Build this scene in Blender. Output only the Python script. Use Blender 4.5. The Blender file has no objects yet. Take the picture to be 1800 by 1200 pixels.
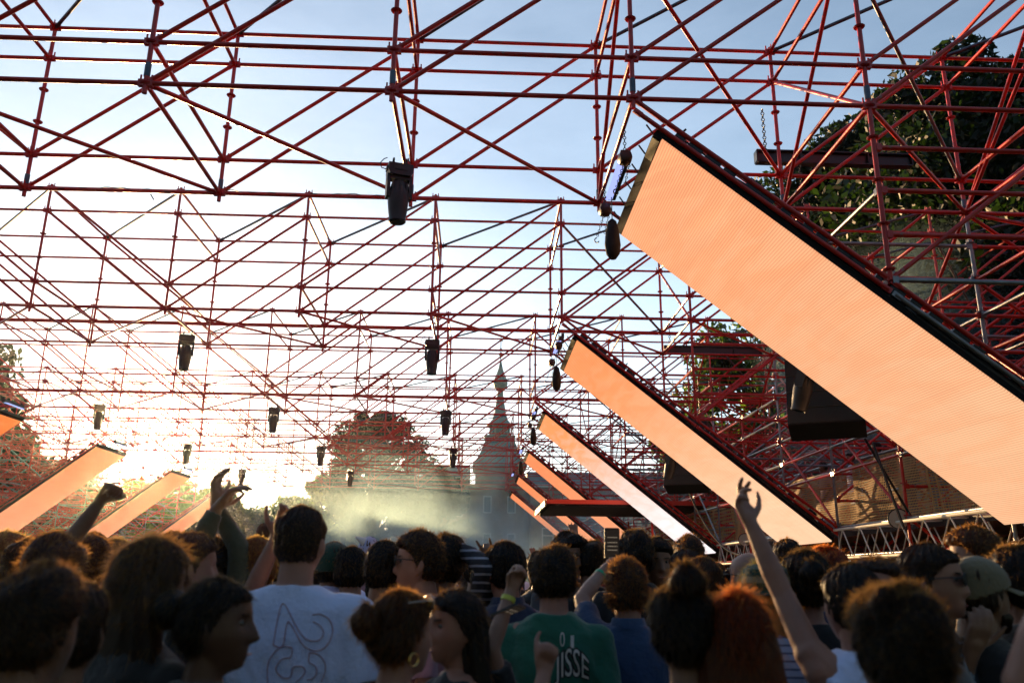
import bpy, math, random
import numpy as np
from mathutils import Vector, Matrix, Euler, noise as mnoise
# ---------------------------------------------------------------- camera, sky, sun, exposure
scene = bpy.context.scene
COL = scene.collection
CAMZ = 1.65
F_PX, PITCH, YAW, ROLL = 1442.8, 0.27879, -0.038023, 0.0100246   # fitted to the 2.57 m scaffold grid
def cam_axes():
    cp, sp, cy, sy = math.cos(PITCH), math.sin(PITCH), math.cos(YAW), math.sin(YAW)
    fw = Vector((-sy*cp, cy*cp, sp)); rt = Vector((cy, sy, 0)); up = rt.cross(fw)
    cr, sr = math.cos(ROLL), math.sin(ROLL)
    return rt*cr+up*sr, -rt*sr+up*cr, fw
RT, UP, FW = cam_axes()
CAM = Vector((0, 0, CAMZ))
cam = bpy.data.cameras.new('camera'); camo = bpy.data.objects.new('camera', cam); COL.objects.link(camo)
cam.sensor_width = 36; cam.lens = F_PX/1800*36; cam.clip_end = 3000; cam.clip_start = 0.05
camo.matrix_world = Matrix(((RT.x, UP.x, -FW.x, 0), (RT.y, UP.y, -FW.y, 0), (RT.z, UP.z, -FW.z, CAMZ), (0, 0, 0, 1)))
cam.dof.use_dof = True; cam.dof.focus_distance = 11.0; cam.dof.aperture_fstop = 2.8
scene.camera = camo
SUN_EL, SUN_AZ = math.radians(6.8), math.radians(-21.95)           # azimuth from +Y towards +X
SUN_DIR = Vector((math.sin(SUN_AZ)*math.cos(SUN_EL), math.cos(SUN_AZ)*math.cos(SUN_EL), math.sin(SUN_EL)))
world = bpy.data.worlds.new('World'); scene.world = world; world.use_nodes = True
wn, wl = world.node_tree.nodes, world.node_tree.links
wn.clear()
sky = wn.new('ShaderNodeTexSky'); sky.sky_type = 'NISHITA'; sky.sun_disc = False
sky.sun_elevation = SUN_EL; sky.sun_rotation = SUN_AZ; sky.altitude = 0; sky.air_density = 1.0; sky.dust_density = 0.6; sky.ozone_density = 2.0
SKY_STRENGTH = 0.080
bg = wn.new('ShaderNodeBackground'); bg.inputs['Strength'].default_value = SKY_STRENGTH
out = wn.new('ShaderNodeOutputWorld')
# thin high cloud, lit by the low sun: brightens the sky round the sun and in soft patches
geo = wn.new('ShaderNodeNewGeometry')
tc = wn.new('ShaderNodeTexCoord')
mp = wn.new('ShaderNodeMapping'); mp.inputs['Scale'].default_value = (1.0, 1.0, 3.5); wl.new(tc.outputs['Generated'], mp.inputs['Vector'])
nz = wn.new('ShaderNodeTexNoise'); nz.inputs['Scale'].default_value = 2.2; nz.inputs['Detail'].default_value = 6; nz.inputs['Roughness'].default_value = 0.62
wl.new(mp.outputs['Vector'], nz.inputs['Vector'])
dot = wn.new('ShaderNodeVectorMath'); dot.operation = 'DOT_PRODUCT'; wl.new(tc.outputs['Generated'], dot.inputs[0]); dot.inputs[1].default_value = SUN_DIR
def wmath(op, a, b=None, clamp=False):
    m = wn.new('ShaderNodeMath'); m.operation = op; m.use_clamp = clamp
    for i, v in enumerate((a, b)):
        if v is None: continue
        if isinstance(v, (int, float)): m.inputs[i].default_value = v
        else: wl.new(v, m.inputs[i])
    return m.outputs[0]
cosd = wmath('MAXIMUM', dot.outputs['Value'], 0.0)
aure = wmath('MULTIPLY', wmath('POWER', cosd, 9.0), .7)
aure2 = wmath('MULTIPLY', wmath('POWER', cosd, 300.0), 5.0)
aure3 = wmath('MULTIPLY', wmath('POWER', cosd, 12000.0), 200.0)
tot = wmath('ADD', wmath('ADD', aure, aure2), aure3)
cl = wn.new('ShaderNodeMapRange'); wl.new(nz.outputs['Fac'], cl.inputs['Value']); cl.inputs['From Min'].default_value = 0.35; cl.inputs['From Max'].default_value = 0.75
cl.inputs['To Min'].default_value = 0.5; cl.inputs['To Max'].default_value = 1.6
sep = wn.new('ShaderNodeSeparateXYZ'); wl.new(tc.outputs['Generated'], sep.inputs[0])
side = wmath('ADD', wmath('MULTIPLY', wmath('POWER', wmath('ADD', wmath('MULTIPLY', dot.outputs['Value'], .5), .5), 2.5), 1.0), .05)
hz = wmath('MULTIPLY', wmath('MULTIPLY', wmath('POWER', wmath('SUBTRACT', 1.0, sep.outputs['Z'], True), 4.0), side), 4.5)   # bright milky air low down
c1 = wn.new('ShaderNodeVectorMath'); c1.operation = 'SCALE'; c1.inputs[0].default_value = (1.0, 0.93, 0.84); wl.new(tot, c1.inputs['Scale'])
c2 = wn.new('ShaderNodeVectorMath'); c2.operation = 'SCALE'; c2.inputs[0].default_value = (0.86, 0.96, 1.08)
wl.new(wmath('ADD', wmath('MULTIPLY', cl.outputs[0], side), hz), c2.inputs['Scale'])
a1 = wn.new('ShaderNodeVectorMath'); a1.operation = 'ADD'; wl.new(c1.outputs[0], a1.inputs[0]); wl.new(c2.outputs[0], a1.inputs[1])
a2 = wn.new('ShaderNodeVectorMath'); a2.operation = 'ADD'; wl.new(sky.outputs['Color'], a2.inputs[0]); wl.new(a1.outputs[0], a2.inputs[1])
wl.new(a2.outputs[0], bg.inputs['Color']); wl.new(bg.outputs[0], out.inputs['Surface'])
world.cycles.sampling_method = 'MANUAL'; world.cycles.sample_map_resolution = 512
sl = bpy.data.lights.new('sun', 'SUN'); sl.energy = 5.0; sl.angle = math.radians(0.6); sl.color = (1.0, 0.62, 0.28)
slo = bpy.data.objects.new('sun', sl); COL.objects.link(slo); slo.location = (0, 0, 30)
slo.rotation_euler = SUN_DIR.to_track_quat('Z', 'Y').to_euler()
EXPO = 1.54
scene.view_settings.view_transform = 'Standard'; scene.view_settings.look = 'None'; scene.view_settings.gamma = 1
scene.view_settings.exposure = EXPO
scene.cycles.use_denoising = True; scene.cycles.max_bounces = 6; scene.cycles.diffuse_bounces = 3; scene.cycles.glossy_bounces = 3
scene.cycles.transmission_bounces = 4; scene.cycles.transparent_max_bounces = 10; scene.cycles.volume_bounces = 0
scene.cycles.sample_clamp_indirect = 4; scene.cycles.caustics_reflective = False; scene.cycles.caustics_refractive = False
scene.cycles.use_adaptive_sampling = True; scene.cycles.adaptive_threshold = 0.015
scene.cycles.volume_step_rate = 2.0; scene.cycles.volume_max_steps = 96
rnd = random.Random(7)

# ---------------------------------------------------------------- helpers
def ray(px, py):
    """direction through a pixel of the 1800x1200 photograph, scaled so that y = 1"""
    d = FW + RT*((px-900)/F_PX) - UP*((py-600)/F_PX)
    return d/d.y
def at(px, py, Y): return CAM + ray(px, py)*Y
def at_dist(px, py, d): return CAM + ray(px, py).normalized()*d
MATS = {}
def mat(name, color, rough=0.5, metal=0.0, bump=0.0, bscale=40.0, var=0.0, vscale=6.0, spec=0.5, coat=0.0, sheen=0.0, transl=0.0):
    if name in MATS: return MATS[name]
    m = bpy.data.materials.new(name); m.use_nodes = True; MATS[name] = m
    n, l = m.node_tree.nodes, m.node_tree.links; p = n['Principled BSDF']
    p.inputs['Base Color'].default_value = (*color, 1); p.inputs['Roughness'].default_value = rough; p.inputs['Metallic'].default_value = metal
    p.inputs['Specular IOR Level'].default_value = spec; p.inputs['Coat Weight'].default_value = coat; p.inputs['Sheen Weight'].default_value = sheen
    t = n.new('ShaderNodeTexCoord')
    if var:
        x = n.new('ShaderNodeTexNoise'); x.inputs['Scale'].default_value = vscale; x.inputs['Detail'].default_value = 5; l.new(t.outputs['Object'], x.inputs['Vector'])
        r = n.new('ShaderNodeMapRange'); l.new(x.outputs['Fac'], r.inputs['Value']); r.inputs['From Min'].default_value = 0.3; r.inputs['From Max'].default_value = 0.7
        r.inputs['To Min'].default_value = 1-var; r.inputs['To Max'].default_value = 1+var
        s = n.new('ShaderNodeVectorMath'); s.operation = 'SCALE'; s.inputs[0].default_value = color; l.new(r.outputs[0], s.inputs['Scale']); l.new(s.outputs[0], p.inputs['Base Color'])
    if bump:
        x = n.new('ShaderNodeTexNoise'); x.inputs['Scale'].default_value = bscale; x.inputs['Detail'].default_value = 4; l.new(t.outputs['Object'], x.inputs['Vector'])
        b = n.new('ShaderNodeBump'); b.inputs['Strength'].default_value = bump; b.inputs['Distance'].default_value = 0.02; l.new(x.outputs['Fac'], b.inputs['Height']); l.new(b.outputs[0], p.inputs['Normal'])
    if transl:
        tr = n.new('ShaderNodeBsdfTranslucent'); mx = n.new('ShaderNodeMixShader'); mx.inputs[0].default_value = transl
        tr.inputs['Color'].default_value = (*[min(1, c*2.2) for c in color], 1)
        l.new(p.outputs[0], mx.inputs[1]); l.new(tr.outputs[0], mx.inputs[2]); l.new(mx.outputs[0], n['Material Output'].inputs['Surface'])
    return m
def emit_mat(name, color, strength):
    m = bpy.data.materials.new(name); m.use_nodes = True; n, l = m.node_tree.nodes, m.node_tree.links
    n.clear(); e = n.new('ShaderNodeEmission'); e.inputs[0].default_value = (*color, 1); e.inputs[1].default_value = strength
    o = n.new('ShaderNodeOutputMaterial'); l.new(e.outputs[0], o.inputs[0]); return m

class MB:
    def __init__(s): s.v, s.f, s.n = [], [], 0
    def add(s, v, f):
        v = np.asarray(v, float); s.v.append(v); s.f += [tuple(i+s.n for i in q) for q in f]; s.n += len(v); return s
    def tube(s, p0, p1, r0, r1=None, seg=8, caps=True, ex=1.0):
        r1 = r0 if r1 is None else r1
        p0, p1 = Vector(p0), Vector(p1); d = (p1-p0).normalized()
        a = d.cross(Vector((0, 0, 1)));
        if a.length < 1e-3: a = Vector((1, 0, 0))
        a.normalize(); b = d.cross(a)
        vs = []
        for p, r in ((p0, r0), (p1, r1)):
            for k in range(seg):
                t = 2*math.pi*k/seg; vs.append(p+a*(r*math.cos(t))+b*(r*ex*math.sin(t)))
        fs = [(k, (k+1) % seg, seg+(k+1) % seg, seg+k) for k in range(seg)]
        if caps: fs += [tuple(range(seg-1, -1, -1)), tuple(range(seg, 2*seg))]
        return s.add([tuple(q) for q in vs], fs)
    def path(s, pts, r, seg=6):
        for a, b in zip(pts[:-1], pts[1:]): s.tube(a, b, r, seg=seg)
        return s
    def box(s, c, sz, R=None):
        c = Vector(c); h = Vector(sz)/2; vs = []
        for z in (-1, 1):
            for y in (-1, 1):
                for x in (-1, 1):
                    q = Vector((x*h.x, y*h.y, z*h.z)); vs.append(tuple(c+(R @ q if R else q)))
        return s.add(vs, [(0, 2, 3, 1), (4, 5, 7, 6), (0, 1, 5, 4), (2, 6, 7, 3), (0, 4, 6, 2), (1, 3, 7, 5)])
    def prism(s, prof, axis0, axis1, org, ext):
        """closed 2-D profile extruded by vector ext"""
        a, b, o, e = Vector(axis0), Vector(axis1), Vector(org), Vector(ext); n = len(prof)
        vs = [tuple(o+a*x+b*y) for x, y in prof]+[tuple(o+a*x+b*y+e) for x, y in prof]
        return s.add(vs, [tuple(range(n-1, -1, -1)), tuple(range(n, 2*n))]+[(k, (k+1) % n, n+(k+1) % n, n+k) for k in range(n)])
    def lathe(s, prof, seg=16, c=(0, 0, 0), R=None):
        vs = []; c = Vector(c); m = len(prof)
        for r, z in prof:
            for k in range(seg):
                t = 2*math.pi*k/seg; q = Vector((r*math.cos(t), r*math.sin(t), z)); vs.append(tuple(c+(R @ q if R else q)))
        fs = [(i*seg+k, i*seg+(k+1) % seg, (i+1)*seg+(k+1) % seg, (i+1)*seg+k) for i in range(m-1) for k in range(seg)]
        fs += [tuple(range(seg-1, -1, -1)), tuple(range((m-1)*seg, m*seg))]
        return s.add(vs, fs)
    def ring(s, c, R, r, seg=12, t=6, axis=(0, 0, 1)):
        ax = Vector(axis).normalized(); a = ax.orthogonal().normalized(); b = ax.cross(a); c = Vector(c)
        pts = [c+a*(R*math.cos(2*math.pi*k/seg))+b*(R*math.sin(2*math.pi*k/seg)) for k in range(seg)]
        return s.path(pts+[pts[0]], r, t)
    def mesh(s, name, m, smooth=True):
        me = bpy.data.meshes.new(name)
        v = np.concatenate(s.v) if s.v else np.zeros((0, 3))
        me.from_pydata(v.tolist(), [], s.f); 
        for x in (m if isinstance(m, (list, tuple)) else [m]): me.materials.append(x)
        if smooth:
            me.polygons.foreach_set('use_smooth', [True]*len(me.polygons))
            try: me.set_sharp_from_angle(angle=math.radians(40))
            except Exception: pass
        return me
    def build(s, name, m, parent=None, smooth=True, **k):
        o = bpy.data.objects.new(name, s.mesh(name, m, smooth)); COL.objects.link(o)
        if parent is not None: o.parent = parent
        if k: tag(o, **k)
        return o
def tag(o, label=None, cat=None, group=None, kind=None):
    if label: o['label'] = label
    if cat: o['category'] = cat
    if group: o['group'] = group
    if kind: o['kind'] = kind
    return o
def empty(name, loc=(0, 0, 0), label=None, cat=None, group=None, rz=0.0):
    o = bpy.data.objects.new(name, None); COL.objects.link(o); o.location = loc; o.rotation_euler = (0, 0, rz); o.empty_display_size = 0.2
    return tag(o, label, cat, group)
def inst(me, name, parent, loc=(0, 0, 0), M=None):
    o = bpy.data.objects.new(name, me); COL.objects.link(o); o.parent = parent
    if M is not None: o.matrix_local = M
    else: o.location = loc
    return o
def kids(o): return [c for c in bpy.data.objects if c.parent == o]
def copy_tree(o, parent=None, cache=None):
    if cache is None:
        cache = {}
        for c in bpy.data.objects:
            if c.parent: cache.setdefault(c.parent.name, []).append(c)
    c = o.copy(); COL.objects.link(c)
    if parent: c.parent = parent
    for ch in cache.get(o.name, []): copy_tree(ch, c, cache)
    return c
# ---------------------------------------------------------------- materials of the place
def painted(name, col, chips):
    m = mat(name, col, rough=0.32, bump=0.12, bscale=25, var=0.25, vscale=3.0)
    n, l = m.node_tree.nodes, m.node_tree.links; p = n['Principled BSDF']
    src = p.inputs['Base Color'].links[0].from_socket
    t = n.new('ShaderNodeTexCoord'); x = n.new('ShaderNodeTexNoise'); x.inputs['Scale'].default_value = 9; x.inputs['Detail'].default_value = 8; x.inputs['Roughness'].default_value = 0.7
    l.new(t.outputs['Object'], x.inputs['Vector'])
    r = n.new('ShaderNodeMapRange'); l.new(x.outputs['Fac'], r.inputs['Value']); r.inputs['From Min'].default_value = 0.62; r.inputs['From Max'].default_value = 0.66
    mx = n.new('ShaderNodeMix'); mx.data_type = 'RGBA'; l.new(r.outputs[0], mx.inputs['Factor']); l.new(src, mx.inputs['A']); mx.inputs['B'].default_value = (*chips, 1)
    l.new(mx.outputs['Result'], p.inputs['Base Color'])
    return m
RED = painted('red_painted_steel', (0.58, 0.020, 0.010), (0.30, 0.10, 0.07))
SILVER = mat('galvanised_steel', (0.24, 0.24, 0.25), rough=0.38, metal=0.75, var=0.25, vscale=5, bump=0.1)
BLUEGREY = mat('dark_grey_steel', (0.09, 0.11, 0.14), rough=0.4, metal=0.5, var=0.3)
COUPLER = mat('dark_coupler_steel', (0.10, 0.045, 0.03), rough=0.45, metal=0.6, var=0.3)
BLACK = mat('black_plastic', (0.012, 0.012, 0.014), rough=0.45, bump=0.1, bscale=80)
BLACKM = mat('black_metal', (0.02, 0.02, 0.02), rough=0.35, metal=0.4)
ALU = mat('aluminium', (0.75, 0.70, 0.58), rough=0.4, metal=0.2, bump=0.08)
GOLD = mat('tan_canvas', (0.35, 0.26, 0.10), rough=0.7, var=0.2)
GLASS = mat('lens_glass', (0.02, 0.02, 0.025), rough=0.05, spec=0.8)
CABLE = mat('black_cable', (0.01, 0.01, 0.01), rough=0.5)
# ground: a trodden park lawn
g = MB(); 
N = 40
g.add([(-400, -60, 0), (400, -60, 0), (400, 900, 0), (-400, 900, 0)], [(0, 1, 2, 3)])
GM = mat('trodden_grass', (0.045, 0.055, 0.022), rough=0.95, var=0.5, vscale=0.6, bump=0.6, bscale=6)
g.build('ground', GM, kind='structure')

# ---------------------------------------------------------------- the red scaffold roof
B = 2.57; LV = 0.5; X2 = 1.563; Y0 = 7.68; PER = 7.71; Z0 = 6.58; TR = 0.0262; MID = -6.147
def X(i): return X2+(i-2)*B
IL, IR = -9, 7                                    # node range of every truss
RTW = Matrix.Rotation(0, 4, 'X')
def standard_mesh(h, seg, m, ros=True, foot=False):
    b = MB().tube((0, 0, -0.12), (0, 0, h+0.07), TR, seg=seg)
    k = 0.0
    while k <= h+0.01 and ros:
        if seg > 6:
            b.lathe([(TR+0.002, k-0.012), (TR+0.03, k-0.012), (TR+0.03, k-0.003), (TR+0.002, k-0.003)], 10)
            b.ring((0, 0, k), 0.058, 0.006, 12, 5)
            for a in range(4): b.box((0.043*math.cos(a*math.pi/2), 0.043*math.sin(a*math.pi/2), k), (0.03, 0.012, 0.009) if a % 2 == 0 else (0.012, 0.03, 0.009))
        else: b.lathe([(0.06, k-0.006), (0.06, k+0.006)], 8)
        k += LV
    if foot: b.lathe([(0.03, -0.0), (0.075, -0.0), (0.075, -0.012), (0.03, -0.012)], 8)
    return b.mesh('standard', m)
def bar_mesh(L, seg, m, r=TR, sag=0.0):
    b = MB().tube((0.03, 0, 0), (L-0.03, 0, 0), r, seg=seg)
    for x in (0.045, L-0.045):                    # ledger head and its wedge
        b.box((x, 0, 0), (0.06, 0.05, 0.075)); b.box((x, 0.0, 0.05), (0.018, 0.008, 0.10))
    return b.mesh('bar', m)
def brace_mesh(L, seg, m, r=TR*0.98):
    b = MB().tube((0.04, 0, 0), (L-0.04, 0, 0), r, seg=seg)
    for x in (0.06, L-0.06): b.box((x, 0, 0), (0.10, 0.02, 0.06))
    return b.mesh('brace', m)
_bc = {}
def put_bar(parent, name, p0, p1, kind, m, seg):
    p0, p1 = Vector(p0), Vector(p1); L = (p1-p0).length
    key = (kind, round(L, 3), m.name, seg)
    if key not in _bc: _bc[key] = (bar_mesh if kind == 'bar' else brace_mesh)(L, seg, m)
    d = (p1-p0).normalized(); y = Vector((0, 0, 1)).cross(d)
    if y.length < 1e-3: y = Vector((0, 1, 0))
    y.normalize(); z = d.cross(y)
    M = Matrix(((d.x, y.x, z.x, p0.x), (d.y, y.y, z.y, p0.y), (d.z, y.z, z.z, p0.z), (0, 0, 0, 1)))
    return inst(_bc[key], name, parent, M=M)
_lc = {}
def row_ledger(parent, y, z, seg, i0=IL, i1=IR, name='ledger'):
    key = (i0, i1, seg)
    if key not in _lc:
        b = MB()
        for i in range(i0, i1):
            b.tube((X(i)+0.03, 0, 0), (X(i+1)-0.03, 0, 0), TR, seg=seg)
            for x, s in ((X(i)+0.045, 1), (X(i+1)-0.045, -1)):
                b.box((x, 0, 0), (0.06, 0.05, 0.075)); b.box((x+0.012*s, 0, 0.05), (0.018, 0.009, 0.10))
        _lc[key] = b.mesh('ledger', RED)
    return inst(_lc[key], name, parent, (0, y, z))
ORD = ['nearest', 'second', 'third', 'fourth', 'fifth', 'farthest']
_sm = {}
trusses = []
for k in range(6):
    seg = 12 if k == 0 else 8 if k == 1 else 6
    T = empty('scaffold_truss', (0, Y0+PER*k, Z0), f'red tube scaffold truss spanning the roof, {ORD[k]} from the camera', 'scaffold truss', 'red roof trusses across the crowd')
    trusses.append(T)
    if seg not in _sm: _sm[seg] = standard_mesh(2.5, seg, RED)
    for y in (0, B):
        for i in range(IL, IR+1): inst(_sm[seg], 'standard', T, (X(i), y, 0))
        for lv in (0, 1, 4, 5): row_ledger(T, y, lv*LV, seg)
        for i in range(IL, IR):
            r = i >= -1                            # the braces lean towards the ridge line at node -1
            for lo, hi in ((0, 4), (1, 5)):
                a, b = ((X(i), y, lo*LV), (X(i+1), y, hi*LV)) if r else ((X(i), y, hi*LV), (X(i+1), y, lo*LV))
                put_bar(T, 'brace', a, b, 'brace', RED, seg)
    for i in range(IL, IR+1):
        for lv in (0, 1, 4, 5): put_bar(T, 'transom', (X(i), 0, lv*LV), (X(i), B, lv*LV), 'bar', RED, seg)
    for i in range(IL, IR):
        a, b = ((X(i), 0, 0), (X(i+1), B, 0)) if i >= -1 else ((X(i+1), 0, 0), (X(i), B, 0))
        put_bar(T, 'plan_brace', a, b, 'brace', RED, seg)
        put_bar(T, 'plan_brace', (X(i), B, 5*LV), (X(i+1), 0, 5*LV), 'brace', BLUEGREY, seg)
        if i >= 2 or i <= -5:
            q = 1 if i >= 2 else 0
            put_bar(T, 'plan_brace', (X(i+1-q), 0, 4*LV), (X(i+q), B, LV), 'brace', RED if (i+k) % 3 else SILVER, seg)
            put_bar(T, 'side_brace', (X(i+q), 0, 4*LV if i % 2 else 0), (X(i+q), B, 0 if i % 2 else 4*LV), 'brace', RED, seg)
        if k == 0 and -2 <= i <= 4: put_bar(T, 'transom_brace', (X(i), 0, 5*LV), (X(i), B, 0), 'brace', RED, seg) if i in (2, 3, 4) else None
    # rakers that carry the screens down on both sides
    for sx, n0 in ((1, 2), (-1, -4)):
        for y in (0, B):
            for off in (0, -0.13) if y == 0 else (0,):
                for s in range(2):
                    a = (X(n0+sx*s), y, -2.0*s+off); b = (X(n0+sx*(s+1)), y, -2.0*(s+1)+off)
                    put_bar(T, 'raker', a, b, 'brace', RED if off == 0 or k > 0 or s == 0 else SILVER, seg)
        for s in (1, 2):
            put_bar(T, 'raker_tie', (X(n0+sx*s), 0, -2.0*s), (X(n0+sx*s), B, -2.0*s), 'bar', RED, seg)
        put_bar(T, 'raker_tie', (X(n0+sx), 0, -2.0), (X(n0+sx*2), B, -4.0), 'brace', SILVER, seg)
# black coupling sleeves and a cable along the nearest truss
sl_ = MB()
for i in range(-3, 6): sl_.tube((X(i), 0, 0.08), (X(i), 0, 0.24), 0.033, seg=10); sl_.tube((X(i), B, 0.06), (X(i), B, 0.2), 0.033, seg=10)
sl_.build('coupling_sleeve', BLUEGREY, trusses[0])
cb = MB(); pts = []
for j in range(90):
    x = X(-1)+j*(X(1)-X(-1))/89; pts.append((x, B-0.01+0.02*math.sin(j*1.3), 0.03+0.012*math.sin(j*0.7)-0.03*(0.5+0.5*math.sin(j*0.23))))
cb.path(pts, 0.006, 5); cb.path([(X(0)-0.9, B, 0.02), (X(0)-0.92, B, -0.03), (X(0)-0.88, B, -0.09), (X(0)-0.86, B, -0.12)], 0.008, 5)
cb.build('cable', CABLE, trusses[0])

# ---------------------------------------------------------------- flank scaffolds (columns, decks) beside every truss
def flank(k, side):
    sgn = 1 if side == 'right' else -1
    seg = 10 if (k == 0 and sgn > 0) else 6
    nm = 'right' if sgn > 0 else 'left'
    Yk = Y0+PER*k
    T = empty('side_scaffold', (0, Yk, 0), f'tall red and silver scaffold standing on the {nm} side under the {ORD[k]} roof truss', 'side scaffold', f'side scaffolds on the {nm}')
    n0 = 2 if sgn > 0 else -4
    ni = lambda s: n0+sgn*s
    r2 = random.Random(100*k+sgn)
    # standards: column 1 from the raker up, columns 2..5 from the ground
    for s in range(1, 6):
        for ry in (0, B, 2*B):
            if ni(s) < IL or ni(s) > IR: continue
            if s == 1 and ry == 2*B: continue
            z0 = Z0-2.0*s if s < 2 else 0.012
            z1 = Z0 if ry < 2*B else Z0-1.0
            key = ('f', round(z1-z0, 2), seg, (s+int(ry > 3)) % 3 == 2)
            m = SILVER if ((s+int(ry > 3)) % 3 == 2) else RED
            if key not in _sm: _sm[key] = standard_mesh(z1-z0-0.14, seg, m, True)
            inst(_sm[key], 'standard', T, (X(ni(s)), ry, z0+0.12))
    for s in range(1, 5):
        for ry in (0, B, 2*B):
            if ni(s+1) < IL or ni(s+1) > IR: continue
            zs = [Z0-2.0+j*.5 for j in range(4)] if s == 1 else [0.6, 1.6, 2.58, 3.08, 3.58, 4.08, 4.58, 5.08, 5.58, 6.08]
            for z in zs:
                if s == 1 and ry == 2*B: continue
                put_bar(T, 'ledger', (X(ni(s)), ry, z), (X(ni(s+1)), ry, z), 'bar', SILVER if r2.random() < 0.15 else RED, seg)
            for z in ((4.58,) if s == 1 else (0.6, 1.58, 2.08, 2.58, 3.08, 3.58, 4.08, 4.58)):
                if s == 1 and ry == 2*B: continue
                up = r2.random() < 0.5
                a, b = (z, z+2.0) if up else (z+2.0, z)
                put_bar(T, 'brace', (X(ni(s)), ry, a), (X(ni(s+1)), ry, b), 'brace', SILVER if r2.random() < 0.3 else RED, seg)
    for s in range(1, 6):
        if ni(s) < IL or ni(s) > IR: continue
        for j in range(3):
            y0, y1 = j*B, (j+1)*B
            for z in ((4.58, 5.58) if s == 1 else (0.6, 2.08, 2.58, 3.58, 4.08, 4.58, 5.08, 5.58)):
                if s == 1 and j > 0: continue
                put_bar(T, 'transom', (X(ni(s)), y0, z), (X(ni(s)), y1, z), 'bar', SILVER if r2.random() < 0.3 else RED, seg)
            if s >= 2 and j < 3:
                z = (2.58, 4.58)[j % 2]; up = (s+j) % 2 == 0
                put_bar(T, 'brace', (X(ni(s)), y0, z if up else z+2), (X(ni(s)), y1, z+2 if up else z), 'brace', SILVER if r2.random() < 0.4 else RED, seg)
                if s >= 3: put_bar(T, 'brace', (X(ni(s)), y0, 6.58 if up else 4.58), (X(ni(s))-sgn*B, y1, 4.58 if up else 6.58), 'brace', SILVER if r2.random() < 0.5 else RED, seg)
    return T
for k in range(6):
    flank(k, 'right'); flank(k, 'left')

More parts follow.
